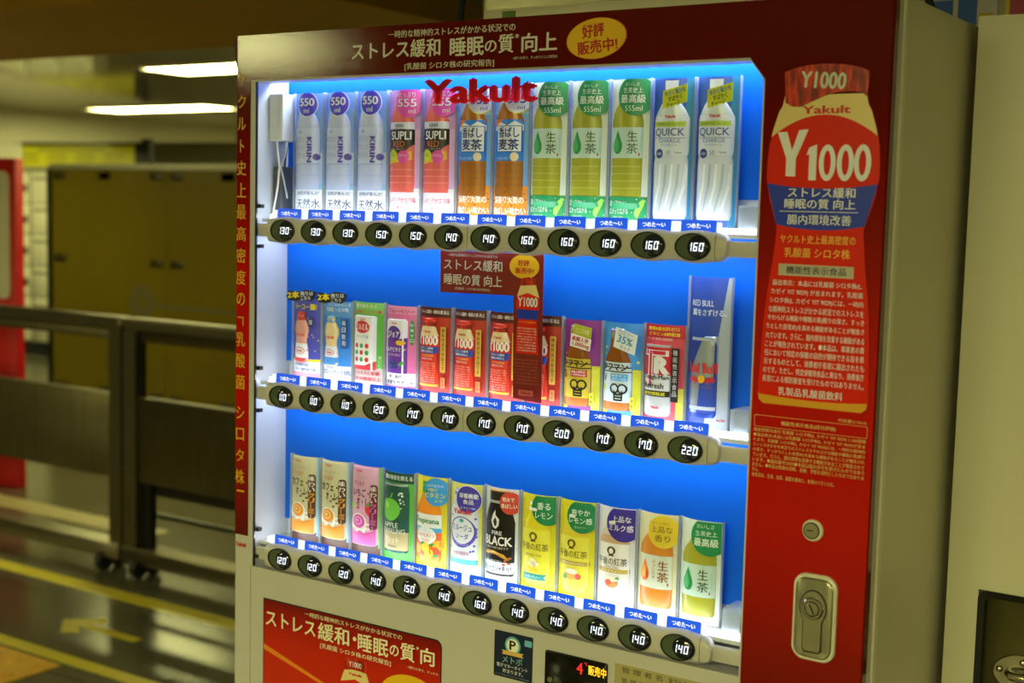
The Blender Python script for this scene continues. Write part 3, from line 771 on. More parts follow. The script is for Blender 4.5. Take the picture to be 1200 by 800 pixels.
# small print under the bottle
t = MB(); SP = M('#e0c070', 0.4); Yt = -0.0018
tt('内容量(110ml)', 0.9333, 0.969, 1.3137, 0.0050, SP, 0)
t.add([(x, Yt, z) for x, z in rrect(0.8211, 0.9698, 1.2945, 1.3095, 0.001, 1)] + [(x, Yt, z) for x, z in rrect(0.8216, 0.9693, 1.295, 1.309, 0.001, 1)], [(i, (i+1) % 8, 8+(i+1) % 8, 8+i) for i in range(8)], SP)
tt('機能性表示食品(成分評価)', 0.8586, 0.9306, 1.3018, 0.0062, SP, .012)
small = ['機能性関与成分 乳酸菌 シロタ株(L. カゼイ YIT 9029) 1,100億個', '●届出表示:本品には乳酸菌 シロタ株(L. カゼイ YIT 9029)が含ま', 'れます。乳酸菌 シロタ株(L. カゼイ YIT 9029)には、一時的な精神的', 'ストレスがかかる状況でのストレスをやわらげる機能や睡眠の質(眠り', 'の深さ、すっきりとした目覚め)を高める機能があることが報告され', 'ています。さらに、腸内環境を改善する機能があることが報告されて', 'います。●届出番号:E425●本品は国の許可を受けたものではあり', 'ません。●本品は疾病の診断、治療、予防を目的としたものではありま', 'せん。']
for i, s in enumerate(small):
    z = 1.2905 - i*0.0064
    tt(s, 0.8217, 0.9690 if i < 8 else 0.8305, z, 0.0054, SP, .004)
tt('食生活は、主食、主菜、副菜を基本に、食事のバランスを。', 0.8217, 0.9320, 1.2325, 0.0054, SP, .004)
part(t, 'small_print', smooth=0)

# locks
STL = noisy('satin_metal', '#a8a48c', '#b4b098', 30, 0.3, metal=0.85)
q = MB(); q.disc(0.9068, 1.1712, 0.0138, 0.0138, -0.006, -0.0014, M('#d8d4c0', 0.35), 0.002); o = part(q, 'round_lock')
q = MB(); q.ring(0.9062, 1.1714, 0.0106, 0.0106, 0.0014, -0.0072, -0.0055, BLACK); q.disc(0.9062, 1.1714, 0.0094, 0.0094, -0.0075, -0.0055, STL); part(q, 'lock_core', o)
q = MB(); q.box(0.9005, 0.9090, -0.0079, -0.0074, 1.1708, 1.1722, BLACK); part(q, 'keyhole', o)
HZ = 1.0608; HX = 0.9147
q = MB(); q.prism(rrect(HX-0.0285, HX+0.0285, HZ-0.0555, HZ+0.0555, 0.017, 8), -0.0075, -0.0014, M('#d8d4c0', 0.35), 0.002); lh = part(q, 'door_lock', label='beige lock escutcheon with metal handle')
q = MB(); q.prism(rrect(HX-0.0250, HX+0.0250, HZ-0.0515, HZ+0.0515, 0.0145, 8), -0.0098, -0.007, STL, 0.002); part(q, 'lock_plate', lh)
q = MB()
kp = [(HX-0.013, HZ-0.040)] + [(HX + 0.018*math.cos(a), HZ+0.0135 + 0.0235*math.sin(a)) for a in [math.radians(225-i*13.5) for i in range(21)]] + [(HX+0.013, HZ-0.040), (HX+0.010, HZ-0.044), (HX-0.010, HZ-0.044)]
q.prism(kp, -0.0104, -0.0095, BLACK); q.prism([(HX+(x-HX)*0.94, HZ-0.002+(z-HZ+0.002)*0.965) for x, z in kp], -0.0118, -0.0098, STL, 0.001); part(q, 'lift_handle', lh)
q = MB(); q.disc(HX, HZ+0.0135, 0.0145, 0.0145, -0.0145, -0.0115, CHROME, 0.002); part(q, 'lock_ring', lh)
q = MB(); q.ring(HX, HZ+0.0135, 0.0098, 0.0098, 0.001, -0.0150, -0.014, BLACK); q.disc(HX, HZ+0.0135, 0.0088, 0.0088, -0.0160, -0.014, STL, 0.001)
q.add([(HX-0.0042, -0.0163, HZ+0.0195), (HX-0.0022, -0.0163, HZ+0.0200), (HX+0.0042, -0.0163, HZ+0.0080), (HX+0.0022, -0.0163, HZ+0.0074)], [(3, 2, 1, 0)], BLACK); part(q, 'lock_cylinder', lh)

# red letters on the glass
q = MB(); vs, fs = glyphs('Yakult', 0.055)
RT = bpy.data.materials.new('translucent_red_letters'); RT.use_nodes = True
_n = RT.node_tree; _b = _n.nodes['Principled BSDF']; _b.inputs['Base Color'].default_value = lin('#d80c24'); _b.inputs['Roughness'].default_value = 0.4
_t = _n.nodes.new('ShaderNodeBsdfTranslucent'); _t.inputs[0].default_value = lin('#f01030'); _x = _n.nodes.new('ShaderNodeMixShader'); _x.inputs[0].default_value = 0.7
_n.links.new(_b.outputs[0], _x.inputs[1]); _n.links.new(_t.outputs[0], _x.inputs[2]); _n.links.new(_x.outputs[0], _n.nodes['Material Output'].inputs[0])
q.text('Yakult', 0.2745, 0.4760, 1.7130, 1.7495, 0.0011, RT, 0.055)
part(q, 'glass_logo', smooth=0, label='bold red lettering on the glass')

# ------------------------------------------------------------------ lower part: poster, sticker, display, plate
PR = printed_red('poster_red', [(0.70, '#c83008'), (0.84, '#c02406'), (0.885, '#a01404'), (0.915, '#6a0a03')], 0.3); PT = M('#efe4c4', 0.4)
q = MB(); q.prism(rrect(-0.0395, 0.3300, 0.50, 0.9125, 0.012, 5, (0, 1, 0, 0)), -0.0008, 0, BLACK); fr_ = part(q, 'poster_frame', smooth=0)
q = MB(); q.prism(rrect(-0.0378, 0.3286, 0.505, 0.9105, 0.0105, 5, (0, 1, 0, 0)), -0.0011, -0.0006, PR); po = part(q, 'poster', smooth=0, label='red advertising poster with cream lettering')
t = MB(); Yt = -0.0016
t.prism([(-0.0378, 0.835), (0.10, 0.795), (0.10, 0.790), (-0.0378, 0.826)], -0.0013, -0.001, M('#e08418', 0.4))
tt('一時的な精神的ストレスがかかる状況での', 0.0553, 0.2560, 0.9035, 0.0082, PT, .004)
tt('ストレス', -0.0310, 0.0790, 0.8815, 0.0250, PT, .02); tt('緩和', 0.0840, 0.1500, 0.8815, 0.0290, PT, .02); t.disc(0.1590, 0.8815, 0.0035, 0.0035, Yt, Yt+0.0003, PT)
tt('睡眠', 0.1675, 0.2295, 0.8800, 0.0285, PT, .02); tt('の', 0.2320, 0.2500, 0.8800, 0.0175, PT, .02); tt('質', 0.2530, 0.2815, 0.8825, 0.0280, PT, .02); tt('※', 0.2835, 0.2890, 0.893, 0.005, PT, 0); tt('向', 0.2920, 0.3195, 0.8835, 0.0270, PT, .02); 
tt('[乳酸菌 シロタ株の研究報告]', 0.0890, 0.2349, 0.8575, 0.0095, PT, .008); tt('※眠りの深さ、すっきり', 0.268, 0.326, 0.8600, 0.0042, PT, 0)
part(t, 'lettering', po, 0)
t = MB(); bx = 0.1615
t.prism([(bx-0.023, 0.856), (bx, 0.8585), (bx+0.023, 0.856), (bx+0.0235, 0.838), (bx, 0.8405), (bx-0.022, 0.836)], -0.0018, -0.001, FOIL)
t.prism([(bx-0.021, 0.839), (bx+0.022, 0.839), (bx+0.028, 0.825), (bx+0.030, 0.816), (bx, 0.824), (bx-0.030, 0.816), (bx-0.027, 0.825)], -0.0016, -0.001, BCREAM)
t.prism([(bx-0.030, 0.816), (bx, 0.824), (bx+0.030, 0.816), (bx+0.032, 0.800), (bx+0.030, 0.77), (bx+0.025, 0.74), (bx+0.030, 0.66), (bx+0.031, 0.60), (bx-0.031, 0.60), (bx-0.030, 0.66), (bx-0.025, 0.74), (bx-0.030, 0.77), (bx-0.032, 0.800)], -0.0016, -0.001, BRED)
tt('Yakult', bx-0.014, bx+0.014, 0.832, 0.0045, M('#c81c10', 0.4), .05, -0.0019); tt('Y1000', bx-0.025, bx+0.025, 0.797, 0.026, PW, .03, -0.0019); tt('Y1000', bx-0.013, bx+0.013, 0.848, 0.009, PW, .02, -0.0021)
t.v = [(x, y, z-0.008) for x, y, z in t.v]
part(t, 'printed_bottle', po, 0)
t = MB(); t.disc(0.2720, 0.808, 0.060, 0.038, -0.0018, -0.001, OVALY); tt('トクホ', 0.246, 0.298, 0.824, 0.012, OVALR, .03, -0.0021); part(t, 'yellow_oval', po, 0)
# blue point card sticker
q = MB(); q.prism(rrect(0.4258, 0.4930, 0.881, 0.9495, 0.002, 2), -0.0006, 0, M('#12203a', 0.35)); st = part(q, 'point_sticker', smooth=0, label='dark blue sticker with a P badge')
t = MB(); Yt = -0.0012; px, pz = 0.4585, 0.9310
t.ring(px, pz, 0.0135, 0.0135, 0.003, Yt, -0.0005, M('#5ab4d8', 0.4)); t.disc(px, pz, 0.0112, 0.0112, Yt, -0.0005, M('#f0ece0', 0.4))
t.prism([(px-0.019, pz-0.009), (px+0.019, pz-0.009), (px+0.016, pz-0.0120), (px+0.019, pz-0.015), (px-0.019, pz-0.015), (px-0.016, pz-0.0120)], -0.0014, -0.0005, M('#d8b060', 0.4))
tt('P', px-0.0055, px+0.0055, pz+0.0005, 0.014, M('#1c1c20', 0.4), .03, -0.0015); tt('メトポ', px-0.0175, px+0.0175, 0.9090, 0.0105, M('#88b8d8', 0.4), .01, -0.0013)
tt('電子マネーポイント', px-0.027, px+0.027, 0.8990, 0.0058, PW, .008, -0.0013); tt('貯まります。', px-0.016, px+0.019, 0.8915, 0.0058, PW, .008, -0.0013)
t.prism(rrect(0.479, 0.4915, 0.9345, 0.9435, 0.001, 1), -0.0012, -0.0005, M('#6ab8e0', 0.4)); tt('※一部ご利用いただけないカードがあります', px-0.029, px+0.030, 0.8848, 0.0028, M('#8aa0b8', 0.4), 0, -0.0013)
part(t, 'sticker_print', st, 0)
q = MB(); q.prism(rrect(0.5152, 0.6178, 0.872, 0.9375, 0.003, 3), -0.003, 0, M('#070707', 0.15), 0.001); dp = part(q, 'status_display', label='black display with red and orange glowing characters')
t = MB(); LEDR = emit('led_red', (1.0, 0.03, 0.02), 1.4); LEDO = emit('led_orange', (1.0, 0.50, 0.02), 1.7)
tt('4', 0.5690, 0.5790, 0.9225, 0.0165, LEDR, .01, -0.0034); tt('℃', 0.5815, 0.5862, 0.9305, 0.0045, LEDR, 0, -0.0034); tt('販売中', 0.5880, 0.6169, 0.9235, 0.0145, LEDO, .03, -0.0034)
part(t, 'led_characters', dp, 0)
q = MB(); q.disc(0.5245, 0.8955, 0.0042, 0.0042, -0.0040, -0.0028, STL, 0.0008); q.box(0.583, 0.616, -0.0034, -0.003, 0.888, 0.906, M('#1c1c1c', 0.3)); part(q, 'sensor', dp)
q = MB(); q.prism(rrect(0.6286, 0.8080, 0.872, 0.9415, 0.001, 1), -0.0006, 0, M('#a89c6c', 0.45)); ip = part(q, 'information_plate', smooth=0)
t = MB(); IK = M('#3c3826', 0.5)
for i, (a, b2) in enumerate((('管 理 者 名', '東京ヤクルト販売株式会社'), ('管 理 先 住 所', '〒113-8536 東京都文京区'), ('連 絡 先', '0120-000-000'))[:2]):
    tt(a, 0.6400, 0.7030, 0.9345-i*0.0155, 0.0082, IK, .006, -0.0009); tt(b2, 0.7120, 0.800, 0.9345-i*0.0155, 0.0082, IK, .004, -0.0009)
part(t, 'plate_lettering', ip, 0)
m = MB(); m.box(-0.0705, -0.0695, -0.0004, 0.0001, 0.08, 0.961, M('#8c866c', 0.5)); part(m, 'door_seam', smooth=0)

# ------------------------------------------------------------------ adapter hanging at the left inside the window
def shift(mb, d): mb.v = [(x+d[0], y+d[1], z+d[2]) for x, y, z in mb.v]; return mb
A_ = (-0.0500, 0.048, 1.70)
m = MB(); m.rbox(-0.0150, 0.0150, -0.018, 0.018, -0.036, 0.040, M('#dfe2e4', 0.4), 0.003); ad = part(shift(m, A_), 'power_adapter', label='white adapter box on the lit inner left wall')
m = MB(); m.tube([(-0.004, -0.01, -0.036), (-0.001, -0.01, -0.06), (0.002, -0.01, -0.075), (-0.002, -0.01, -0.11), (-0.009, -0.012, -0.15), (-0.0125, -0.012, -0.163)], 0.0018, M('#f2f2ee', 0.4), 8); part(shift(m, A_), 'white_lead', ad)
m = MB(); m.tube([(0.014, -0.005, -0.036), (0.009, -0.005, -0.06), (0.003, -0.008, -0.078), (0.012, -0.01, -0.10), (0.010, 0.0, -0.128)], 0.0014, M('#c8ccd0', 0.4), 8); part(shift(m, A_), 'grey_lead', ad)
A_ = (-0.056, 0.052, ROWZ[0]+0.018)
m = MB(); m.rbox(-0.0085, 0.0105, -0.012, 0.018, 0, 0.085, M('#4a4e54', 0.5), 0.003); ad = part(shift(m, A_), 'power_brick', label='dark grey power brick')
m = MB(); m.tube([(0.006, 0, 0.085), (0.008, 0, 0.10), (0.011, 0.004, 0.14), (0.010, 0.01, 0.2)], 0.0015, M('#303438', 0.5), 8); part(shift(m, A_), 'dark_lead', ad)

# ------------------------------------------------------------------ red promotion sign hanging in front of the middle shelf
DR = M('#7a1410', 0.35)
r = empty('promotion_sign', (0.40, 0.022, 1.498), 'dark red L shaped promotion sign with white lettering hanging from the top button bar', 'sign')
def sp(x): return x-0.40
m = MB(); m.prism([(sp(0.2960), 0.001), (sp(0.2970), -0.0610), (sp(0.4290), -0.0590), (sp(0.4325), -0.2080), (sp(0.4810), -0.2115), (sp(0.4790), 0.002)], 0, 0.0012, DR); bd = m.build('sign_board', r, smooth=0)
t = MB(); 
def st_(s, a, b2, z, hh, mat, bo=0.01, y=-0.0006, rot=0.0): t.text(s, sp(a), sp(b2), z-hh/2, z+hh/2, y, mat, bo, rot)
SW = M('#d8d8e0', 0.4)
st_('一時的な精神的ストレスがかかる状況での', 0.310, 0.400, -0.0045, 0.0045, SW, 0); st_('ストレス緩和', 0.303, 0.409, -0.0185, 0.0165, SW, .018); st_('睡眠の質 向上', 0.304, 0.409, -0.0405, 0.0165, SW, .016); st_('[乳酸菌 シロタ株の研究報告]', 0.325, 0.388, -0.0540, 0.0045, SW, 0)
t.build('lettering', r, smooth=0)
t = MB(); n = 36; t.prism([(sp(0.4470) + 0.0255*math.cos(2*PI*k/n), -0.0165 + 0.0175*math.sin(2*PI*k/n)) for k in range(n)], -0.0006, 0, OVALY)
st_('好評', 0.436, 0.456, -0.0115, 0.009, OVALR, .03, -0.0009); st_('販売中!', 0.432, 0.464, -0.0225, 0.009, OVALR, .03, -0.0009); t.build('yellow_oval', r, smooth=0)
t = MB(); cx_ = sp(0.4545)
t.prism([(cx_-0.0135, -0.034), (cx_, -0.031), (cx_+0.0135, -0.034), (cx_+0.0135, -0.042), (cx_-0.0130, -0.044)], -0.0008, 0, FOIL)
t.prism([(cx_-0.0130, -0.043), (cx_+0.0130, -0.042), (cx_+0.0190, -0.060), (cx_-0.0190, -0.060)], -0.0006, 0, BCREAM)
t.prism([(cx_-0.0190, -0.060), (cx_, -0.054), (cx_+0.0190, -0.060), (cx_+0.0198, -0.072), (cx_+0.0160, -0.092), (cx_+0.0185, -0.115), (cx_+0.0198, -0.142), (cx_-0.0198, -0.142), (cx_-0.0185, -0.115), (cx_-0.0160, -0.092), (cx_-0.0198, -0.072)], -0.0007, 0, BRED)
t.prism([(cx_-0.0192, -0.078), (cx_+0.0192, -0.078), (cx_+0.0160, -0.092), (cx_-0.0160, -0.092)], -0.0009, -0.0005, BBLUE)
t.text('Y1000', cx_-0.017, cx_+0.017, -0.074, -0.060, -0.0011, PW, .03)
for i in range(9): t.text(para[i], cx_-0.016, cx_+0.016, -0.1065-i*0.004, -0.1038-i*0.004, -0.0010, PW, 0)
t.text('ヤクルト史上最高密度の', cx_-0.0145, cx_+0.0145, -0.0975, -0.0945, -0.0010, OG, .01); t.build('printed_bottle', r, smooth=0)
t = MB()
for i, s in enumerate(small[:8]): t.text(s, cx_-0.020, cx_+0.020, -0.1525-i*0.0048, -0.1495-i*0.0048, -0.0005, M('#c06048', 0.4), 0)
t.prism(rrect(cx_-0.0125, cx_+0.0125, -0.2030, -0.1945, 0.0005, 1), -0.0005, 0, M('#b85040', 0.4)); t.text('Yakult', cx_-0.009, cx_+0.009, -0.2005, -0.197, -0.0009, M('#801810', 0.4), .03)
t.build('small_print', r, smooth=0)
# ------------------------------------------------------------------ sample drinks: curved printed cards with the pack standing out in low relief
def clip_half(poly, ax, val, keep_less):
    out = []
    n = len(poly)
    for i in range(n):
        p, q = poly[i], poly[(i+1) % n]
        a = (p[ax] <= val) if keep_less else (p[ax] >= val); b = (q[ax] <= val) if keep_less else (q[ax] >= val)
        if a: out.append(p)
        if a != b:
            t = (val - p[ax]) / (q[ax] - p[ax]); out.append((p[0] + t*(q[0]-p[0]), p[1] + t*(q[1]-p[1])))
    return out
def slices(poly, dx, dz):
    """cut a convex outline into small cells so it can follow a curved face"""
    res = [poly]
    for ax, st in ((0, dx), (1, dz)):
        nxt = []
        for p in res:
            lo = min(q[ax] for q in p); hi = max(q[ax] for q in p)
            k0 = math.floor(lo/st); k1 = math.floor(hi/st)
            if k1 == k0: nxt.append(p); continue
            rest = p
            for k in range(k0+1, k1+1):
                a = clip_half(rest, ax, k*st, True); rest = clip_half(rest, ax, k*st, False)
                if len(a) >= 3: nxt.append(a)
                if len(rest) < 3: break
            if len(rest) >= 3: nxt.append(rest)
        res = nxt
    return res
def circ(x, z, r, n=28, rz=None):
    return [(x + r*math.cos(2*PI*k/n), z + (rz or r)*math.sin(2*PI*k/n)) for k in range(n)]
def rect(x0, x1, z0, z1): return [(x0, z0), (x1, z0), (x1, z1), (x0, z1)]
def drop(x, z, w, h):
    pts = [(x, z+h*0.5)]
    for k in range(21):
        a = math.radians(25 - k*(230/20)); pts.append((x + w*0.5*math.cos(a), z-h*0.17 + h*0.33*math.sin(a)))
    return pts
OFF = 13.0     # mm of each card hidden behind the label rail
class Prod:
    """measures in millimetres, z counted from the visible bottom of the card"""
    def __init__(s, H, bg, W=31.0, bulge=8.5):
        s.H = H; s.W = W; s.B = bulge; s.parts = {}; s.order = []; s.prof = None; s.D = 0; s.cx = 0; s.flat = False
        s.over = False
        s.grid('display_card', bg)
    def mb(s, n):
        if n not in s.parts: s.parts[n] = MB(); s.order.append(n)
        return s.parts[n]
    def r(s, z):
        P = s.prof
        if z < P[0][0] or z > P[-1][0]: return 0
        for (za, ra), (zb, rb) in zip(P, P[1:]):
            if za <= z <= zb: return ra if zb == za else ra + (rb-ra)*(z-za)/(zb-za)
        return 0
    def card(s, x): return s.B*(1-(x/s.W)**2)
    def h(s, x, z):
        y = s.card(max(-s.W, min(s.W, x)))
        if s.prof:
            r = s.r(z)
            if r > 0.01 and abs(x-s.cx) < r:
                u = (x-s.cx)/r
                if s.flat: y += s.D*min(1.0, (1-abs(u))*6)
                else: y += s.D*s.roundness(u)
        return y
    @staticmethod
    def roundness(u): return math.sqrt(max(0.0, 1-abs(u)**3.2))
    def P(s, x, z, lift=0.0):
        if s.over: return (x*0.001, -(s.card(max(-s.W, min(s.W, x)))+s.D+lift-0.8)*0.001, (z+OFF)*0.001)
        return (x*0.001, -(s.h(x, z)+lift)*0.001, (z+OFF)*0.001)
    def grid(s, part, bg):
        m = s.mb(part); n = 24; xs = [-s.W + 2*s.W*i/n for i in range(n+1)]; zs = [-OFF, s.H]
        vs = [(x*0.001, -s.card(x)*0.001, (z+OFF)*0.001) for z in zs for x in xs] + [(x*0.001, -(s.card(x)-0.5)*0.001, (z+OFF)*0.001) for z in zs for x in xs]
        k = n+1; fs = []
        for i in range(n):
            fs += [(i, i+1, k+i+1, k+i), (2*k+i+1, 2*k+i, 3*k+i, 3*k+i+1), (k+i, k+i+1, 3*k+i+1, 3*k+i), (i+1, i, 2*k+i, 2*k+i+1)]
        fs += [(0, k, 3*k, 2*k), (n+k, n, 2*k+n, 3*k+n)]
        m.add(vs, fs, M(bg, 0.35))
    def poly(s, part, pts, col, lay=1, rough=0.35, metal=0.0, clipx=True):
        s.over = 'badge' in part
        m = s.mb(part); mat = col if not isinstance(col, str) else M(col, rough, metal)
        n = len(pts); cx = sum(p[0] for p in pts)/n; cz = sum(p[1] for p in pts)/n
        convex = all(((pts[(i+1) % n][0]-pts[i][0])*(pts[(i+2) % n][1]-pts[(i+1) % n][1]) - (pts[(i+1) % n][1]-pts[i][1])*(pts[(i+2) % n][0]-pts[(i+1) % n][0])) >= -1e-9 for i in range(n))
        polys = [pts] if convex else [[(cx, cz), pts[i], pts[(i+1) % n]] for i in range(n)]
        for q in polys:
            a = sum(q[i][0]*q[(i+1) % len(q)][1] - q[(i+1) % len(q)][0]*q[i][1] for i in range(len(q)))
            if abs(a) < 1e-9: continue
            if a < 0: q = q[::-1]
            if clipx:
                q = clip_half(q, 0, s.W, True); q = clip_half(q, 0, -s.W, False) if len(q) >= 3 else q
                q = clip_half(q, 1, s.H, True) if len(q) >= 3 else q
                if len(q) < 3: continue
            for cell in slices(q, 3.0, 8.0):
                m.add([s.P(x, z, 0.22*lay) for x, z in cell], [list(range(len(cell)))], mat)
        return s
    def band(s, part, z0, z1, col, x0=None, x1=None, lay=1, rough=0.35):
        return s.poly(part, rect(-s.W if x0 is None else x0, s.W if x1 is None else x1, z0, z1), col, lay, rough)
    def wrap(s, part, z0, z1, col, lay=1, inset=0.0, rough=0.35):
        """a printed sleeve that runs the whole visible width of the pack"""
        s.over = False
        m = s.mb(part); mat = M(col, rough); nz = max(1, int((z1-z0)/4)); nx = 18
        vs = []
        for i in range(nz+1):
            z = z0 + (z1-z0)*i/nz; r = s.r(min(max(z, s.prof[0][0]), s.prof[-1][0])) - inset
            for k in range(nx+1):
                x = s.cx - r*math.cos(PI*k/nx); vs.append(s.P(x, z, 0.22*lay))
        fs = [(i*(nx+1)+k, i*(nx+1)+k+1, (i+1)*(nx+1)+k+1, (i+1)*(nx+1)+k) for i in range(nz) for k in range(nx)]
        m.add(vs, fs, mat); return s
    def pack(s, part, prof, cx, col, D=5.0, flat=False, rough=0.25, metal=0.0):
        s.cx = cx; s.D = D; s.flat = flat
        pp = []
        for (za, ra), (zb, rb) in zip(prof, prof[1:]):
            n = max(1, int(abs(zb-za)/4)); pp += [(za+(zb-za)*i/n, ra+(rb-ra)*i/n) for i in range(n)]
        pp.append(prof[-1]); s.prof = prof
        m = s.mb(part); nx = 22; vs = []
        for z, r in pp:
            for k in range(nx+1):
                u = -math.cos(PI*k/nx); x = cx + r*u
                d = D*min(1.0, (1-abs(u))*6) if flat else D*s.roundness(u)
                vs.append((x*0.001, -(s.card(max(-s.W, min(s.W, x)))+d+0.1)*0.001, (z+OFF)*0.001))
        fs = [(i*(nx+1)+k, i*(nx+1)+k+1, (i+1)*(nx+1)+k+1, (i+1)*(nx+1)+k) for i in range(len(pp)-1) for k in range(nx)]
        t = len(pp)-1; fs.append([t*(nx+1)+k for k in range(nx+1)])
        m.add(vs, fs, M(col, rough, metal)); return s
    def txt(s, part, t, x0, x1, z0, z1, col, bold=0.01, lay=4, rot=0.0, vert=False):
        s.over = 'badge' in part
        m = s.mb(part); vs, fs = glyphs(t, bold); mat = M(col, 0.4)
        c, sn = math.cos(rot), math.sin(rot); cx = (x0+x1)/2; cz = (z0+z1)/2
        def pl(a, b):
            if vert: a, b = b, 1-a
            dx = (a-0.5)*(x1-x0); dz = (b-0.5)*(z1-z0); return (cx+dx*c-dz*sn, cz+dx*sn+dz*c)
        pts = [pl(a, b) for a, b, j in vs]
        for f in fs:
            q = [pts[i] for i in f]; lf = 0.22*lay + 0.04*vs[f[0]][2]
            a = sum(q[i][0]*q[(i+1) % len(q)][1] - q[(i+1) % len(q)][0]*q[i][1] for i in range(len(q)))
            if a < 0: q = q[::-1]
            if max(p[0] for p in q)-min(p[0] for p in q) > 5:
                for cell in slices(q, 4.0, 30.0): m.add([s.P(x, z, lf) for x, z in cell], [list(range(len(cell)))], mat)
            else: m.add([s.P(x, z, lf) for x, z in q], [list(range(len(q)))], mat)
        return s
    def col_txt(s, part, t, x, z, size, pitch, col, bold=0.01, lay=4):
        for i, ch in enumerate(t):
            if ch == 'ー': s.poly(part, rect(x-size*0.06, x+size*0.06, z-i*pitch-size*0.42, z-i*pitch+size*0.42), col, lay)
            elif ch in '、。・':
                pass
            elif ch != ' ': 
                k = 0.82 if ch in 'ーりっ!' else 1.0
                s.txt(part, ch, x-size*k/2*(0.35 if ch == '!' else 1), x+size*k/2*(0.35 if ch == '!' else 1), z-i*pitch-size/2, z-i*pitch+size/2, col, bold, lay)
        return s
    def plate(s, part, pts, col, y, th=0.6):
        """a stiff flat tag standing in front of the pack"""
        s.mb(part).prism([(x*0.001, (z+OFF)*0.001) for x, z in pts], -(y+th)*0.001, -y*0.001, M(col, 0.4)); s.py = y+th; return s
    def ptxt(s, part, t, x0, x1, z0, z1, col, bold=0.01, rot=0.0):
        s.mb(part).text(t, x0*0.001, x1*0.001, (z0+OFF)*0.001, (z1+OFF)*0.001, -(s.py+0.25)*0.001, M(col, 0.4), bold, rot); return s
    def holder(s):
        for sx in (-1, 1):
            m = MB(); x = sx*(s.W+0.8)
            m.box((x-0.35)*0.001, (x+0.35)*0.001, -0.0055, 0.002, 0.0, (s.H+OFF+1)*0.001, ACRYL)
            s.parts['holder_rail%d' % sx] = m; s.order.append('holder_rail%d' % sx)
        return s
    def make(s, name, label, cat, group=None):
        s.holder()
        r = empty(name, (0, 0, 0), label, cat, group)
        for n in s.order:
            nm = 'holder_rail' if n.startswith('holder_rail') else n
            s.parts[n].build(nm, r, smooth=0.6)
        return r
def place(o, row, k, dx=0.0):
    o.location = (k*PITCH + dx, 0.0585, ROWZ[row] + 0.018); return o

W_ = '#f2f4f8'; SHELF = ('drinks on the top shelf', 'drinks on the middle shelf', 'drinks on the bottom shelf')
BOT = [(-10, 23), (0, 24.5), (8, 25), (60, 25), (66, 24), (72, 25), (128, 25.5), (140, 24.5), (150, 21.5), (160, 16), (168, 10.5), (172, 9.5)]
# --- top shelf
p = Prod(190, '#6a9cf0')
p.band('display_card', 0, 40, '#eef3fb').band('display_card', 40, 95, '#a9c4f4').poly('display_card', [(-31, 38), (-20, 46), (-8, 40), (4, 50), (16, 42), (31, 47), (31, 36), (-31, 36)], '#8cc0ea', 2)
p.pack('bottle', [(36, 23), (42, 25), (84, 25.5), (128, 25.5), (142, 24), (152, 20), (161, 14), (168, 10)], -2, '#c3cdf2')
p.wrap('label', 78, 134, '#cdd6f6'); p.wrap('label', 76, 78, '#9fb0e0'); p.wrap('bottle', 58, 60, '#aebbe6')
for i, t in enumerate(('自然が', '育んだ', '天然水')): p.txt('label', t, -22, 3, 112-i*13, 121-i*13, '#a4abc8', 0)
p.txt('label', 'KIRIN', 5, 14, 79, 120, '#4a3cae', .04, 4, 0, True); p.poly('label', circ(20.5, 88, 5.2), '#5a4aa0', 3); p.poly('label', [(-16, 126), (-10, 132), (-4, 126)], '#8cb8ea', 2)
p.poly('bottle_cap', rect(-12, 8, 168, 180), '#dfe4f6', 2)
p.poly('volume_badge', circ(4, 172, 20.5), '#e8ecfb', 5).poly('volume_badge', circ(4, 172, 19), '#4a3fd2', 6)
p.txt('volume_badge', '550', -10.5, 18.5, 169, 182, W_, .03, 8).txt('volume_badge', 'ml', -2, 9, 158, 166, W_, .01, 8)
p.txt('display_card', '自然が育んだ', -22, 24, 27, 33, '#4a5890', .01, 3).txt('display_card', '天然水', -24, 26, 5, 21, '#3a4264', 0.01, 3)
o = place(p.make('water_bottle_display', 'leftmost of the three clear water bottles under violet volume badges', 'bottle', SHELF[0]), 0, 0)
place(tag(copy_tree(o), 'middle one of the three clear water bottles under violet volume badges'), 0, 1)
place(tag(copy_tree(o), 'rightmost of the three clear water bottles, beside the pink black labelled bottle'), 0, 2)

p = Prod(190, '#c58bd8')
p.band('display_card', 0, 40, '#f3eff6').band('display_card', 40, 130, '#d9a6dc', 12, 31)
p.pack('bottle', [(34, 24), (40, 25), (84, 25), (128, 25), (142, 24), (152, 19), (164, 11), (171, 9.5)], -4, '#e8665e')
for z in (48, 58, 68): p.wrap('bottle', z, z+1.2, '#f0887c', 1, 1)
p.wrap('label', 84, 138, '#e86a64'); p.wrap('label', 130, 141, '#dfe2ee', 2); p.wrap('label', 106, 131, '#15121c', 2); p.poly('label', [(-29, 107), (21, 107), (10, 98), (-10, 92), (-29, 96)], '#15121c', 2)
p.poly('label', [(-29, 82), (21, 98), (21, 84), (-29, 76)], '#e8b030', 2)
p.txt('label', 'KIRIN', -11, 5, 132.5, 138, '#50526c', .03).txt('label', 'SUPLI', -20, 18, 114, 127, W_, .02).txt('label', 'RED', -15, 8, 103, 112, '#d8703c', .01).txt('label', 'DAILY BEAUTY', -22, 10, 98.5, 101.5, '#b8a8b0', 0)
p.poly('label', circ(-16, 90, 9.5, 24), '#c8d832', 3).poly('label', circ(5, 88, 10, 24), '#e04ca0', 3).txt('label', 'レモン', -22, -10, 88, 93, '#405010', 0, 5).txt('label', 'ビタミン', -2, 12, 88, 92, W_, 0, 5)
p.poly('bottle_cap', rect(-14, 6, 168, 184), '#efdde6', 2)
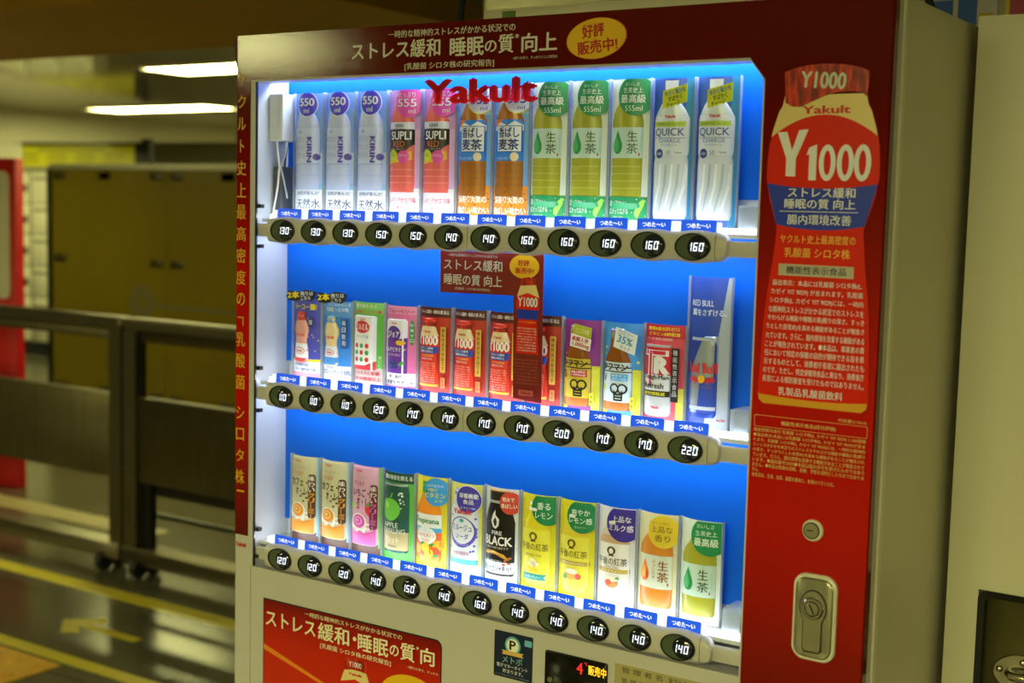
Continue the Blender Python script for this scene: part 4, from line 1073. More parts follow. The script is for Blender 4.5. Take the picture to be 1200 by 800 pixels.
p.poly('volume_badge', circ(13, 171, 23, 32), '#e84ab4', 5).txt('volume_badge', 'たっぷり', -5, 24, 178, 186, W_, .01, 7).txt('volume_badge', '555', -6, 26, 164, 176, W_, .015, 7).txt('volume_badge', 'ml', 13, 24, 154, 161, W_, 0, 7)
p.txt('display_card', 'レモンアセロラ味', -27, 24, 17, 26, '#d04860', .012, 3).txt('display_card', '果汁1%', -10, 8, 8, 13, '#d04860', 0, 3)
o = place(p.make('soft_drink_bottle_display', 'coral pink bottle with black label, left of the pair, clear of the red glass lettering', 'bottle', SHELF[0]), 0, 3)
place(tag(copy_tree(o), 'coral pink bottle with black label, right of the pair, under the red glass lettering'), 0, 4)

p = Prod(188, '#5fa4ea')
p.band('display_card', -2, 46, '#e08a24').band('display_card', 150, 188, '#8fc4f2')
p.pack('bottle', [(30, 24), (40, 25), (84, 25), (128, 25.5), (140, 25), (152, 20), (164, 12), (170, 11)], -2, '#a5641c')
for z in (46, 56, 66, 76): p.wrap('bottle', z, z+1.2, '#84480f', 1, 1)
p.wrap('label', 82, 142, '#2a7fdc'); p.poly('label', [(-28, 131), (-14, 139), (0, 133), (12, 140), (23, 134), (23, 126), (-28, 126)], '#e8f0f8', 2); p.poly('label', [(-28, 142), (-28, 128), (-8, 142)], '#d87818', 3)
p.poly('label', rect(-19, 22, 95, 133), '#1a3f9c', 3).poly('label', rect(-18, 21, 96, 132), '#e9eef6', 4)
p.txt('label', '香ばし', -16, 19, 115.5, 131, '#16357e', .025, 6).txt('label', '麦茶', -16, 19, 97.5, 114, '#16357e', .035, 6)
p.poly('label', circ(12, 88, 6.5, 20), '#e6d4b0', 4).txt('label', 'カフェインゼロ', -22, 3, 84, 88, W_, 0, 5)
p.poly('bottle_cap', rect(-14, 10, 166, 181), '#d8c8b4', 2)
p.poly('volume_badge', circ(15, 172, 22, 32), '#d8d040', 5).poly('volume_badge', circ(15, 172, 20.5, 32), '#eef2f8', 6).txt('volume_badge', '大容量', 2, 26, 178, 186, '#2848a8', .01, 8).txt('volume_badge', '555', 0, 28, 165, 177, '#2848a8', .02, 8).txt('volume_badge', 'ml', 16, 26, 156, 162, '#2848a8', 0, 8)
for i in range(46):
    a = random.uniform(-30, 30); b_ = random.uniform(-8, 46); p.poly('display_card', circ(a, b_, random.uniform(1.6, 3.4), 8, random.uniform(1.0, 2.0)), random.choice(('#f0b048', '#c8701a', '#f4c468', '#a85410')), 2)
p.txt('display_card', '深煎り大麦の', -27, 25, 20, 31, '#fbf4e4', .03, 4).txt('display_card', '香ばしい味わい', -29, 28, 4, 15, '#fbf4e4', .03, 4)
o = place(p.make('barley_tea_bottle_display', 'brown barley tea bottle with blue label beside the coral pink bottles', 'bottle', SHELF[0]), 0, 5)
place(tag(copy_tree(o), 'brown barley tea bottle with blue label beside the green teas'), 0, 6)

def green_tea(H, big):
    p = Prod(H, '#dfe9de'); k = 1.0 if big else 0.0
    if big:
        p.pack('bottle', [(24, 23), (34, 24), (84, 24.5), (128, 25), (138, 24.5), (148, 22), (156, 17), (166, 11), (172, 9.5)], -3, '#a5a42e')
        for z in (44, 54, 64, 74): p.wrap('bottle', z, z+1.2, '#c0bd4a', 1, 1)
        zl, zt = 86, 128
    else:
        p.pack('bottle', [(0, 23), (4, 25), (30, 25.5), (74, 25.5), (84, 25), (92, 22), (100, 15), (108, 11), (114, 10)], -1, '#a5a42e')
        zl, zt = 27, 72
    p.wrap('label', zl, zt, '#c3dccb'); c = (zl+zt)/2
    p.poly('label', drop(-14, c+1, 16, 33), '#1d8a44', 2).poly('label', drop(-16, c-1, 9, 22), '#43b060', 3)
    p.txt('label', '生', 2, 16, c+2, c+16, '#1c4a34', .005).txt('label', '茶', 1, 17, c-15, c-1, '#1c4a34', .005).band('label', c-18, c-14, '#c04030', 17.5, 19.2, 3)
    p.band('label', c-12, c+12, '#a5bfae', 20, 20.5, 3)
    if big:
        p.poly('bottle_cap', rect(-13, 7, 168, 180), '#eef2ee', 2)
        p.poly('volume_badge', circ(12, 171, 27, 36), '#128a50', 5)
        for t, a, b_, z0, z1, bo in (('おいしさ', -3, 17, 184, 188.5, 0), ('生茶史上', -6, 22, 174.5, 182, .005), ('最高級', -10, 26, 161, 172.5, .015), ('555ml', -3, 22, 150, 157.5, 0)): p.txt('volume_badge', t, a, b_, z0, z1, '#e6f2e4', bo, 7)
        p.band('display_card', -4, 33, '#1c9358', lay=3).txt('display_card', '濃い味わい', -29, 4, 20, 28, '#e6f2e4', .015, 6).txt('display_card', '広がって広がる', -29, 4, 9, 17, '#e6f2e4', .015, 6).txt('display_card', '一番摘み茶葉', -24, -4, 3, 6, '#b8dcc4', 0, 6)
        m = [(14, 6), (18, 5), (26, 22), (27, 29), (24, 30), (20, 26), (13, 12)]
        p.poly('display_card', m[::1], '#9ad85c', 6); 
        for a in range(7): t_ = a*0.9; p.poly('display_card', circ(20+12*math.cos(t_), 17+13*math.sin(t_), 0.7, 8), '#e6f2e4', 6)
    else:
        p.poly('bottle_cap', rect(-12, 10, 112, 121), '#e8eee8', 2)
        p.poly('flavour_badge', circ(16, 112, 27, 36), '#128a50', 5)
        for t, a, b_, z0, z1, bo in (('おいしさ', -2, 22, 123, 128.5, .005), ('生茶史上', -4, 26, 112.5, 119.5, .005), ('最高級', -6, 28, 98, 109.5, .02)): p.txt('flavour_badge', t, a, b_, z0, z1, '#e6f2e4', bo, 7)
    return p
o = place(green_tea(194, True).make('green_tea_bottle_display', 'tall green tea bottle, leftmost of three, right beside the barley teas', 'bottle', SHELF[0]), 0, 7)
place(tag(copy_tree(o), 'tall green tea bottle in the middle of the three on the top shelf'), 0, 8)
place(tag(copy_tree(o), 'tall green tea bottle, rightmost of three, next to the white capped sports drink'), 0, 9)

p = Prod(193, '#2a52a4')
p.band('display_card', -13, 193, '#1f7fb0', 20, 31)
p.pack('bottle', [(4, 24), (10, 26), (80, 26), (88, 24.5), (94, 26), (130, 26.5), (140, 26), (150, 21), (160, 14), (166, 10.5), (172, 10)], -1, '#d3dade', rough=0.2)
for i in range(5): p.poly('bottle', [(-24+i*9, 14), (-21+i*9, 14), (-12+i*9, 50), (-11+i*9, 78), (-14+i*9, 78), (-16+i*9, 50)], '#aab6bc' if i % 2 else '#eef2f4', 1)
p.wrap('label', 90, 142, '#dfe5ee'); p.txt('label', 'Yakult', -8, 9, 139.5, 143.5, '#d02838', .04).band('label', 128, 135, '#b8d44a', -26, 22, 2).txt('label', '体温調節を助けるイオン', -22, 20, 129.5, 133.5, '#4a6420', 0)
p.txt('label', 'QUICK', -23, 21, 114, 126, '#3e5aa4', .015).txt('label', 'CHARGE', -16, 16, 106.5, 112, '#5a76b8', .005).txt('label', 'クイックチャージ', -12, 12, 101.5, 105, '#4a5e94', 0).band('label', 112.6, 113.3, '#5a76b8', -22, 22, 3)
p.poly('label', circ(-15, 92, 6.5, 20), '#26408c', 3).txt('label', '水分塩分', -19.5, -10.5, 90, 94, W_, 0, 5).txt('label', 'レモン', -4, 4, 90, 96, '#303848', .02).txt('label', 'Yakult', 8, 18, 92, 95, '#606878', .01)
p.poly('bottle_cap', rect(-11, 9, 166, 190), '#eef1f4', 2)
p.plate('flavour_tag', [(-8, 151), (28, 160), (28, 184), (-8, 175)], '#dbe02c', 19.5)
for i, (t, a, b_) in enumerate((('水分と塩分を', -6, 26), ('すばやく', 0, 21), ('チャージ', -2, 18))): p.ptxt('flavour_tag', t, a, b_, 172-i*8.2-1.5, 179-i*8.2-1.5, '#1f6fa8' if i == 0 else '#243018', .02, math.radians(13))
o = place(p.make('sports_drink_bottle_display', 'white sports drink bottle with lime tag beside the green teas', 'bottle', SHELF[0]), 0, 10)
place(tag(copy_tree(o), 'white sports drink bottle with lime tag at the right end of the top shelf'), 0, 11)

# --- middle shelf
def burst_tag(p):
    p.plate('price_tag', [(-36, 127), (-30, 138), (-10, 136), (8, 141), (30, 138), (27, 128), (18, 122), (2, 124), (-16, 121), (-30, 122)], '#101014', 15)
    p.ptxt('price_tag', '2本', -33, -6, 125, 137, '#f2d81c', .05, math.radians(4)); p.ptxt('price_tag', '売りは', -4, 24, 131, 138, '#f0f0f4', .02, math.radians(4)); p.ptxt('price_tag', 'こちら', -3, 18, 124, 130, '#f0f0f4', .02, math.radians(4))
SMALLB = [(20, 12), (24, 15.5), (40, 16), (52, 13), (60, 12.5), (72, 16.5), (80, 16.5), (88, 12), (92, 9), (98, 9)]
p = Prod(125, '#4a4cb0')
for i in range(26): p.poly('display_card', circ(random.uniform(-28, 30), random.uniform(24, 100), 1.2, 8), '#e0c840', 1)
p.band('display_card', 4, 22, '#dfe2f2').band('display_card', 22, 26, '#e8d428').band('display_card', -13, 4, '#e090a4')
p.pack('bottle', SMALLB[:], -8, '#e0a08c'); p.wrap('label', 22, 52, '#eef0f2'); p.poly('label', circ(-8, 40, 12, 24, 5.5), '#d83030', 2).poly('label', circ(-8, 40, 11, 24, 4.5), '#f4eef0', 3).txt('label', 'Yakult', -16, 0, 38, 42, '#d02028', .04, 5).wrap('label', 22, 28, '#d84450', 2)
p.txt('bottle', 'Yakult', -20, 4, 64, 69, '#d85448', .04, 3)
p.mb('foil_cap'); p.poly('foil_cap', [(-18, 90), (2, 90), (2, 104), (-18, 104)], FOIL, 3)
p.txt('display_card', 'ヨーコー腸!', -26, 22, 107, 117, '#f2dc20', .03, 3); p.plate('side_tag', [(12, 80), (22, 82), (22, 96), (12, 94)], '#2c3060', 13); p.ptxt('side_tag', '乳酸', 13.5, 20.5, 84, 92, W_, .01)
p.txt('display_card', '特定保健用食品', -24, 8, 14, 19, '#303c80', .005, 3).txt('display_card', '生きて腸内まで届く', -24, 26, 6, 11, '#303c80', .005, 3)
burst_tag(p)
place(p.make('dairy_drink_display', 'pink probiotic drink on violet card with 2-for sticker, far left', 'bottle', SHELF[1]), 1, 0)

p = Prod(125, '#3a86d8')
p.band('display_card', 100, 125, '#5a9ce0').band('display_card', -13, 20, '#e6ecf4')
p.pack('bottle', SMALLB[:], -9, '#e8cd96'); p.wrap('label', 22, 52, '#e4e8f0'); p.poly('label', circ(-9, 42, 11, 24, 5), '#d83030', 2).poly('label', circ(-9, 42, 10, 24, 4), '#f4eef0', 3).txt('label', 'Yakult', -16, -2, 40, 44, '#d02028', .04, 5).wrap('label', 22, 34, '#4a90d8', 2)
p.txt('bottle', 'Yakult', -20, 2, 64, 69, '#d85448', .04, 3); p.poly('foil_cap', [(-19, 90), (1, 90), (1, 101), (-19, 101)], '#9cc4e8', 3, 0.2, 0.4)
p.plate('side_tag', [(14, 50), (27, 50), (27, 98), (14, 98)], '#2456a4', 11); 
for i, ch in enumerate('毎日飲用'): p.ptxt('side_tag', ch, 16.5, 24.5, 87-i*11, 95-i*11, W_, .01)
p.txt('display_card', '乳酸菌 シロタ株', -22, 24, 108, 115, '#e8f0f8', .015, 3).txt('display_card', '1本に200億個入る', -18, 27, 117, 122, '#d8e8f8', 0, 3).txt('display_card', 'カロリーカット50%', -29, 28, 5, 14, '#2c3c8c', .02, 3).txt('display_card', '毎日続けたい', -20, 14, 15.5, 18.5, '#2c3c8c', 0, 3)
burst_tag(p)
place(p.make('dairy_drink_display', 'cream probiotic drink on light blue card with 2-for sticker, second from left', 'bottle', SHELF[1]), 1, 1)

p = Prod(127, '#58b040')
p.band('display_card', -13, 22, '#f0d0cc').band('display_card', 0, 20, '#f4e4e0').band('display_card', 108, 127, '#7ac060')
p.pack('carton', [(20, 23), (24, 23), (104, 23), (105, 22)], -5, '#f2f2f0', 6, True); p.poly('carton_top', [(-28, 102), (18, 102), (15, 106), (-25, 106)], '#dfe2e0', 3)
p.poly('label', circ(-5, 88, 15, 28, 10), '#d82c38', 2).txt('label', 'ミルミル', -18, 8, 83, 93, W_, .03, 5).txt('label', 'Yakult', -10, 2, 99, 101.5, '#d02028', .03).txt('label', 'ビフィズス菌', -16, 8, 70, 75, '#2a78b8', .005)
for i in range(3):
    for j in range(3): p.poly('label', circ(-17+i*11, 58-j*11, 3.8, 16), ('#d83038', '#30a050', '#d83038')[i] if j != 1 else ('#30a050', '#d83038', '#30a050')[i], 2)
p.poly('label', [(-28, 20), (18, 20), (18, 34), (8, 27), (-28, 26)], '#d83844', 1)
p.txt('display_card', '腸ではたらく', -26, 18, 118, 124, '#f6e8e4', .02, 3).txt('display_card', 'BY株ビフィズス菌', -26, 26, 109, 115, '#d02c38', .03, 3).txt('display_card', 'ミルミルS 栄養', -28, 24, 11, 17, '#d02c48', .02, 3).txt('display_card', '1本100億個以上', -28, 26, 2, 8, '#d02c48', .02, 3)
p.col_txt('display_card', 'まいにち', 24, 40, 5, 6, '#e8f4e0', 0, 3)
place(p.make('carton_display', 'white dotted drink carton on green card', 'carton', SHELF[1]), 1, 2)

p = Prod(125, '#e070a8')
p.band('display_card', 112, 125, '#e890bc').band('display_card', -13, 20, '#efe8f2')
p.pack('carton', [(20, 21), (60, 21), (100, 21), (103, 20)], -6, '#f0eef2', 6, True); p.poly('carton_top', [(-26, 100), (14, 100), (12, 105), (-24, 105)], '#d8d6de', 3)
p.poly('label', circ(-7, 82, 14, 28, 12), '#5a2a92', 2).txt('label', 'ジョア', -18, 5, 76, 86, W_, .03, 5).txt('label', 'Yakult', -12, 0, 97, 100, '#d02028', .03)
p.poly('label', rect(-27, 15, 20, 70), '#6a2c94', 1).poly('label', [(-27, 70), (15, 70), (15, 76), (-6, 68), (-27, 76)], '#6a2c94', 1).txt('label', 'マルチビタミン', -25, 14, 54, 61, W_, .02, 5).txt('label', '1日分の鉄分', -18, 8, 47, 51, '#e8d8f0', 0, 5).poly('label', circ(6, 68, 8, 20, 4), '#e8b830', 3)
for a, b_ in ((-14, 35), (-6, 37), (-10, 30), (-3, 31)): p.poly('label', circ(a, b_, 4.2, 16), '#26306c', 3).poly('label', circ(a-1, b_+1.3, 1.3, 10), '#5a6ab0', 4)
p.poly('label', [(2, 34), (10, 40), (14, 36), (6, 31)], '#4a9c40', 3)
p.poly('display_card', circ(22, 84, 4.5, 20, 20), '#2c8c58', 2).col_txt('display_card', '砂糖ゼロ', 22, 96, 5, 8, W_, 0, 4)
p.txt('display_card', 'ブルーベリー', -26, 26, 113, 121, '#a82068', .025, 3).txt('display_card', '骨・歯の', -22, 6, 11, 17, '#403a54', .01, 3).txt('display_card', '健康をサポート', -28, 26, 1, 8.5, '#403a54', .02, 3)
p.band('display_card', -6, 0, '#c458a8')
place(p.make('carton_display', 'white and purple drink carton on pink card beside the red bottles', 'carton', SHELF[1]), 1, 3)

p = Prod(127, '#b4241c')
p.band('display_card', 112, 127, '#4a1214').txt('display_card', 'ストレス緩和・睡眠の質 向上', -28, 26, 117, 123, '#e8dcd8', .02, 3)
YB = [(4, 20), (8, 21), (26, 20.5), (48, 16.5), (58, 17), (70, 21.5), (80, 21), (92, 16), (98, 13.5), (100, 14), (109, 14)]
p.pack('bottle', YB, -9, '#dc3820'); p.wrap('bottle', 83, 98, '#e6cf9c', 1); p.wrap('bottle', 1.5+4, 9, '#d8a028', 1); p.wrap('label', 56, 67, '#1c3c94', 1)
p.poly('foil_cap', [(-24, 98), (6, 98), (6, 110), (-24, 110)], FOIL, 3)
p.txt('label', 'Y1000', -29, 11, 69, 84, '#f2ece2', .04, 3).txt('label', 'ストレス緩和', -22, 4, 62.5, 66, W_, .01, 3).txt('label', '睡眠の質向上', -22, 4, 57.5, 61, W_, .01, 3).txt('label', 'ヤクルト史上最高密度', -22, 4, 51, 54.5, '#f0c060', .01, 3).txt('label', '機能性表示食品', -20, 2, 46.5, 49.5, '#e4c8c0', .01, 3).txt('label', 'Yakult', -17, -1, 88, 91.5, '#c82018', .04, 3)
for i in range(9): p.txt('label', para[i], -25, 7, 39.5-i*3.6, 42.2-i*3.6, '#f0b8a4', 0, 3)
p.plate('gold_strip', rect(15.5, 25.5, 28, 98), '#d8b04c', 10); 
for i, ch in enumerate('機能性表示食品です'): p.ptxt('gold_strip', ch, 17.8, 23.4, 90-i*7.3, 95.5-i*7.3, '#7a2c14', .01)
p.plate('price_seal', rect(17, 25, 4, 20), '#d8884c', 10); p.ptxt('price_seal', '乳', 18.5, 23.5, 12, 18, '#8a2414', 0); p.ptxt('price_seal', '飲', 18.5, 23.5, 6, 11, '#8a2414', 0)
o = place(p.make('dairy_drink_display', 'red and cream bottle on red card, leftmost of four, beside the pink card', 'bottle', SHELF[1]), 1, 4)
place(tag(copy_tree(o), 'red and cream bottle on red card, second of four from the left'), 1, 5)
place(tag(copy_tree(o), 'red and cream bottle on red card just left of the hanging promotion strip'), 1, 6)
place(tag(copy_tree(o), 'red and cream bottle on red card half covered by the hanging promotion strip'), 1, 7)

VIAL = [(2, 22), (5, 23), (58, 23), (72, 21), (84, 15), (94, 11.5), (102, 11), (104, 12), (114, 12)]
def tough(bg, lab1, lab2, tagc, code):
    p = Prod(125, bg)
    p.band('display_card', -13, 60, '#d2d23a', 18, 31).band('display_card', -13, 30, '#dcd85c', -31, -22)
    for i in range(14): p.poly('display_card', circ(random.uniform(-30, 30), random.uniform(45, 90), random.uniform(1, 2.4), 6), '#d8d84c', 1)
    p.pack('bottle', VIAL, -6, '#8a4a14', 7, False, 0.15); p.wrap('bottle', 2, 14, '#b0681c', 1); p.poly('bottle_cap', rect(-17, 5, 103, 117), '#d8c48c' if code == 'S' else '#c8ccd0', 3, 0.25, 0.7)
    p.wrap('label', 14, 70, lab1, 2); p.wrap('label', 62, 63.5, '#18180f', 3); p.wrap('label', 56, 57.5, '#18180f', 3)
    p.txt('label', 'タフマン', -28, 14, 58, 69, '#14140e', .05, 5).txt('label', code, -26, -19, 42, 53, '#14140e', .01, 5)
    p.poly('label', rect(-12, 14, 44, 54), lab2, 4).txt('label', '高麗人参配合' if code == 'S' else '糖質オフ', -10, 12, 49.5, 53, W_, 0, 6).txt('label', '1,000mg' if code == 'S' else 'カロリー35%', -10, 12, 45, 48.5, W_, 0, 6)
    # dumb-bell emblem: two loops over a short grip
    for sx in (-1, 1):
        n = 24; c0 = (1+sx*6.0, 33)
        a = [(c0[0]+7.2*math.cos(2*PI*k/n), c0[1]+7.4*math.sin(2*PI*k/n)) for k in range(n)]; b_ = [(c0[0]+4.8*math.cos(2*PI*k/n), c0[1]+5.0*math.sin(2*PI*k/n)) for k in range(n)]
        for k in range(n): p.poly('emblem', [a[k], a[(k+1) % n], b_[(k+1) % n], b_[k]], '#14140e', 5)
    for z in (17, 21, 25): p.poly('emblem', rect(-4.5, 6.5, z-1.2, z+1.2), '#14140e', 5)
    for x in (-5, 7): p.poly('emblem', rect(x-1, x+1, 16, 30), '#14140e', 5)
    if code == 'V': p.poly('label', rect(-28, -22, 30, 38), '#c8d430', 4)
    p.plate('lime_strip', rect(18, 24.5, 4, 22), '#e4dc40', 11); 
    for i, ch in enumerate('炭酸'): p.ptxt('lime_strip', ch, 19, 23.5, 14-i*7, 19-i*7, '#404010', 0)
    return p
p = tough('#8a2c8c', '#c8b030', '#c03c38', '', 'S')
p.plate('flavour_tag', [(-8, 104), (22, 100), (23, 115), (-7, 120)], '#b8bc30', 17); p.ptxt('flavour_tag', 'こころ元気', -3, 19, 106, 113, '#f0f0c8', .02, math.radians(-7))
p.plate('dose_tag', [(-12, 88), (21, 82), (23, 99), (-10, 106)], '#f2f0ee', 18); p.ptxt('dose_tag', '高麗人参', -9, 19, 94.5, 101, '#c02c34', .03, math.radians(-9)); p.ptxt('dose_tag', '1,000mg', -8, 20, 85.5, 93, '#c02c34', .03, math.radians(-9))
place(p.make('energy_vial_display', 'brown glass vial with gold label and white tag on purple card', 'bottle', SHELF[1]), 1, 8)
p = tough('#3c92dc', '#cfe0ec', '#48a4dc', '', 'V')
p.plate('flavour_tag', [(-7, 92), (27, 82), (31, 110), (-3, 120)], '#eef2f6', 18); p.ptxt('flavour_tag', 'カロリー', 0, 25, 108, 115, '#3c88c4', .01, math.radians(-15)); p.ptxt('flavour_tag', '35%', -1, 24, 96, 107, '#3c94c8', .03, math.radians(-15)); p.ptxt('flavour_tag', 'カット', 3, 20, 88, 94, '#3c88c4', .01, math.radians(-15))
place(p.make('energy_vial_display', 'brown glass vial with pale blue label and white tag on blue card', 'bottle', SHELF[1]), 1, 9)

p = Prod(127, '#d8485c')
p.band('display_card', 108, 127, '#c4203c').txt('display_card', '糖類&着色料ゼロ', -26, 22, 118.5, 124, '#f0d020', .03, 3).txt('display_card', 'ビタミンB群配合', -24, 24, 111.5, 116.5, '#f0d020', .03, 3).txt('display_card', 'すっきり爽快な炭酸飲料', -26, 14, 105, 109, '#f4d8d8', .005, 3).band('display_card', -13, 40, '#d8d048', 20, 31)
CAN = [(1, 19), (5, 22), (88, 22), (96, 20.5), (99, 19)]
p.pack('can', CAN, -8, '#d4d6d8', 7, False, 0.25, 0.3)
p.wrap('label', 58, 96, '#cc1a34', 1); p.poly('label', rect(-27, 11, 84, 92), '#e8e4e6', 2); p.poly('label', rect(-24, 7, 86, 91), '#d01c38', 3)
p.poly('label', rect(-20, -12, 42, 92), '#e8e4e6', 3).poly('label', rect(-18, -14, 42, 88), '#d01c38', 4)
p.txt('label', 'R', -10, 13, 58, 84, '#e8e4e6', .08, 5).poly('label', rect(-30, 14, 32, 58), '#dadcde', 2)
p.txt('label', 'Tough-Man', -27, 12, 50, 58, '#1c1a1e', .03, 5).txt('label', 'Refresh', -27, 6, 39, 47, '#1c1a1e', .03, 5).poly('label', rect(-30, 14, 28, 36), '#1c1c14', 4).txt('label', '疲労感軽減', -26, 8, 29.5, 34.5, '#d8d030', .02, 6).txt('label', 'Yakult', -14, 0, 11, 14.5, '#d02030', .04, 5)
p.wrap('can_rim', 96, 99, '#a8aaac', 2)
p.plate('side_strip', rect(15, 26, 22, 96), '#18161a', 11)
for i, ch in enumerate('機能性表示食品'): p.ptxt('side_strip', ch, 17, 24, 86-i*9.4, 93.5-i*9.4, '#d8d4d4', .01)
place(p.make('energy_can_display', 'white and red energy can with black side strip on red card', 'can', SHELF[1]), 1, 10)

p = Prod(195, '#2848a8')
p.poly('display_card', [(31, 195), (26, 195), (-2, -13), (31, -13)], '#a8b2bc', 1); p.txt('display_card', 'RED BULL', -26, 8, 156, 164, '#e6ecf6', .01, 3).txt('display_card', '翼をさずける。', -25, 25, 143, 152, '#e6ecf6', .015, 3)
p.pack('can', [(6, 18), (10, 20.5), (104, 20.5), (112, 18.5), (114, 18)], -5, '#2744a0', 6, False, 0.25, 0.35)
p.poly('label', [(-25, 62), (-6, 60), (16, 62), (16, 116), (-2, 116)], '#aab4be', 1, 0.25, 0.5); p.poly('label', [(-25, 12), (-10, 12), (-6, 60), (-25, 62)], '#aab4be', 1, 0.25, 0.5); p.poly('label', [(-6, 60), (16, 62), (16, 12), (-10, 12)], '#2744a0', 2)
p.txt('label', 'Red Bull', -27, 16, 66, 80, '#d02030', .035, 4); p.poly('emblem', circ(-4, 58, 5.5, 20), '#e8b020', 4)
for sx in (-1, 1): p.poly('emblem', [(-4+sx*3, 54), (-4+sx*8, 60), (-4+sx*13, 62), (-4+sx*19, 58), (-4+sx*17, 54), (-4+sx*12, 55), (-4+sx*9, 50), (-4+sx*7, 54)], '#c82434', 5)
p.wrap('label', 16, 21, '#b8c0c8', 3); p.txt('label', 'エナジードリンク', -18, 10, 46, 49, '#b04050', 0, 4); p.txt('label', 'Red Bull', 17, 27, 1, 5, '#d03038', .02, 4); p.wrap('can_rim', 110, 114, '#a8b0b8', 2)
place(p.make('energy_can_display', 'slim blue and silver energy can on the tallest card of the middle shelf', 'can', SHELF[1]), 1, 11)

# --- bottom shelf
def ole(body, side_col, pill, pilltxt, cup, line, right, extra):
    p = Prod(132, body, 31, 8)
    p.band('display_card', -13, 6, '#5a3420').band('display_card', 0, 132, right, 25, 31, 1)
    p.pack('carton', [(4, 27), (10, 27), (124, 27), (129, 26)], -4, body, 4, True)
    p.poly('label', [(-31, 20), (-24, 26), (-16, 22), (-6, 27), (6, 21), (22, 30), (22, 5), (-31, 5)], '#e8902c' if not extra else '#d85ca4', 2)
    p.poly('label', [(-29, 34), (-24, 28), (-18, 30), (-12, 25), (-4, 28), (4, 24), (8, 34), (2, 44), (-10, 50), (-24, 46)], '#f6f0e2', 3)
    p.poly('label', circ(-9, 41, 16.5, 28, 14), '#f6f0e2', 3).poly('label', circ(-9, 42, 13.5, 28, 11), cup, 4).poly('label', circ(-10, 43, 9, 24, 7), '#f2c878' if not extra else '#f0a8d4', 5).poly('label', circ(-10, 43, 6.5, 24, 5), cup, 6).poly('label', circ(-11, 43.5, 3.2, 18, 2.4), '#f2c878' if not extra else '#f0a8d4', 7)
    n = 16
    for k in range(n):
        a, b_ = 2*PI*k/n, 2*PI*(k+1)/n; p.poly('label', [(10+5*math.cos(a), 35+5*math.sin(a)), (10+5*math.cos(b_), 35+5*math.sin(b_)), (10+3*math.cos(b_), 35+3*math.sin(b_)), (10+3*math.cos(a), 35+3*math.sin(a))], '#f6f0e2', 4)
    p.txt('label', 'Yakult', -16, -1, 123, 126.5, '#d03048', .04).txt('label', 'Natural mild', -20, 8, 112, 117, '#b09c84', 0).txt('label', 'マイルド', -20, 3, 100, 108, '#c05040' if not extra else '#a02838', .025)
    for i, (t, a, b_) in enumerate(line): p.txt('label', t, a, b_, 83-i*15, 96-i*15, '#2c180e', .035)
    if extra:
        p.poly('label', [(4, 66), (12, 70), (20, 66), (18, 58), (12, 52), (6, 58)], '#d8303c', 4).poly('label', [(6, 70), (12, 68), (18, 71), (12, 74)], '#58a038', 5).poly('label', circ(-22, 66, 5, 14), '#a8c860', 4).poly('label', circ(-10, 64, 2.6, 12), '#c83850', 4)
    else:
        for a, b_ in ((-2, 66), (4, 58), (3, 70), (10, 64)): p.poly('label', circ(a, b_, 2.6, 12, 1.7), '#4c2c18', 4)
    p.poly('flavour_strip', rrect(13.0, 24, 30, 104, 5, 5), pill, 5)
    p.col_txt('flavour_strip', '味わい', 18.5, 97, 8.5, 9.2, '#f2ead8', .015, 7).col_txt('flavour_strip', 'クリーミー', 18.5, 69, 8.5, 8.8, pilltxt, .025, 7)
    return p
p = ole('#cfc9a0', '#7fb4dc', '#4c2a16', '#e8a030', '#e08c20', (('カフェ・', -24, 12), ('オ・レ', -14, 12)), '#8cc0e4', False)
o = place(p.make('cafe_au_lait_carton_display', 'cream coffee milk carton with orange cup at the far left end', 'carton', SHELF[2]), 2, 0)
place(tag(copy_tree(o), 'cream coffee milk carton with orange cup next to the pink strawberry carton'), 2, 1)
p = ole('#dba6c0', '#7fb4dc', '#6a1c3c', '#e070b0', '#d048a8', (('いちご・', -22, 12), ('オ・レ', -14, 12)), '#6cc050', True)
place(p.make('strawberry_milk_carton_display', 'pink strawberry milk carton with magenta cup', 'carton', SHELF[2]), 2, 2)

p = Prod(130, '#58b848')
p.band('display_card', 114, 130, '#12443c').txt('display_card', '糖の吸収を抑える', -27, 27, 118, 126, '#dfeee4', .025, 3)
p.pack('can', [(3, 23), (7, 25.5), (98, 25.5), (110, 23.5), (113, 21.5)], -3, '#1c5448', 6, False, 0.3, 0.1)
p.wrap('label', 7, 36, '#b8a878', 1)
ap = [(-8+18*math.cos(a)*(1+0.06*math.cos(3*a)), 72+19*math.sin(a)*(1-0.12*max(0, math.sin(a))**6)) for a in [2*PI*k/32 for k in range(32)]]
p.poly('label', ap, '#6cc040', 2).poly('label', [(-9, 90), (-6, 90), (-2, 98), (-5, 98)], '#6cc040', 3).poly('label', circ(-15, 78, 4, 14, 6), '#98dc60', 3)
for i in range(12): p.poly('label', circ(random.uniform(8, 20), random.uniform(74, 104), random.uniform(.8, 2.0), 10), '#dce8e0', 2)
p.txt('label', 'APPLE', -22, 8, 43, 51, '#d8dccc', .01).txt('label', 'SPARKLING', -25, 19, 34, 41.5, '#d8dccc', .01).txt('label', 'フリット', -20, 10, 19, 28, '#f0ecd8', .012).txt('label', '炭酸飲料', -14, 6, 11, 15, '#5c5030', 0)
p.wrap('can_rim', 110, 113, '#9ca8a0', 2)
place(p.make('apple_soda_can_display', 'dark green apple soda can on green card', 'can', SHELF[2]), 2, 3)

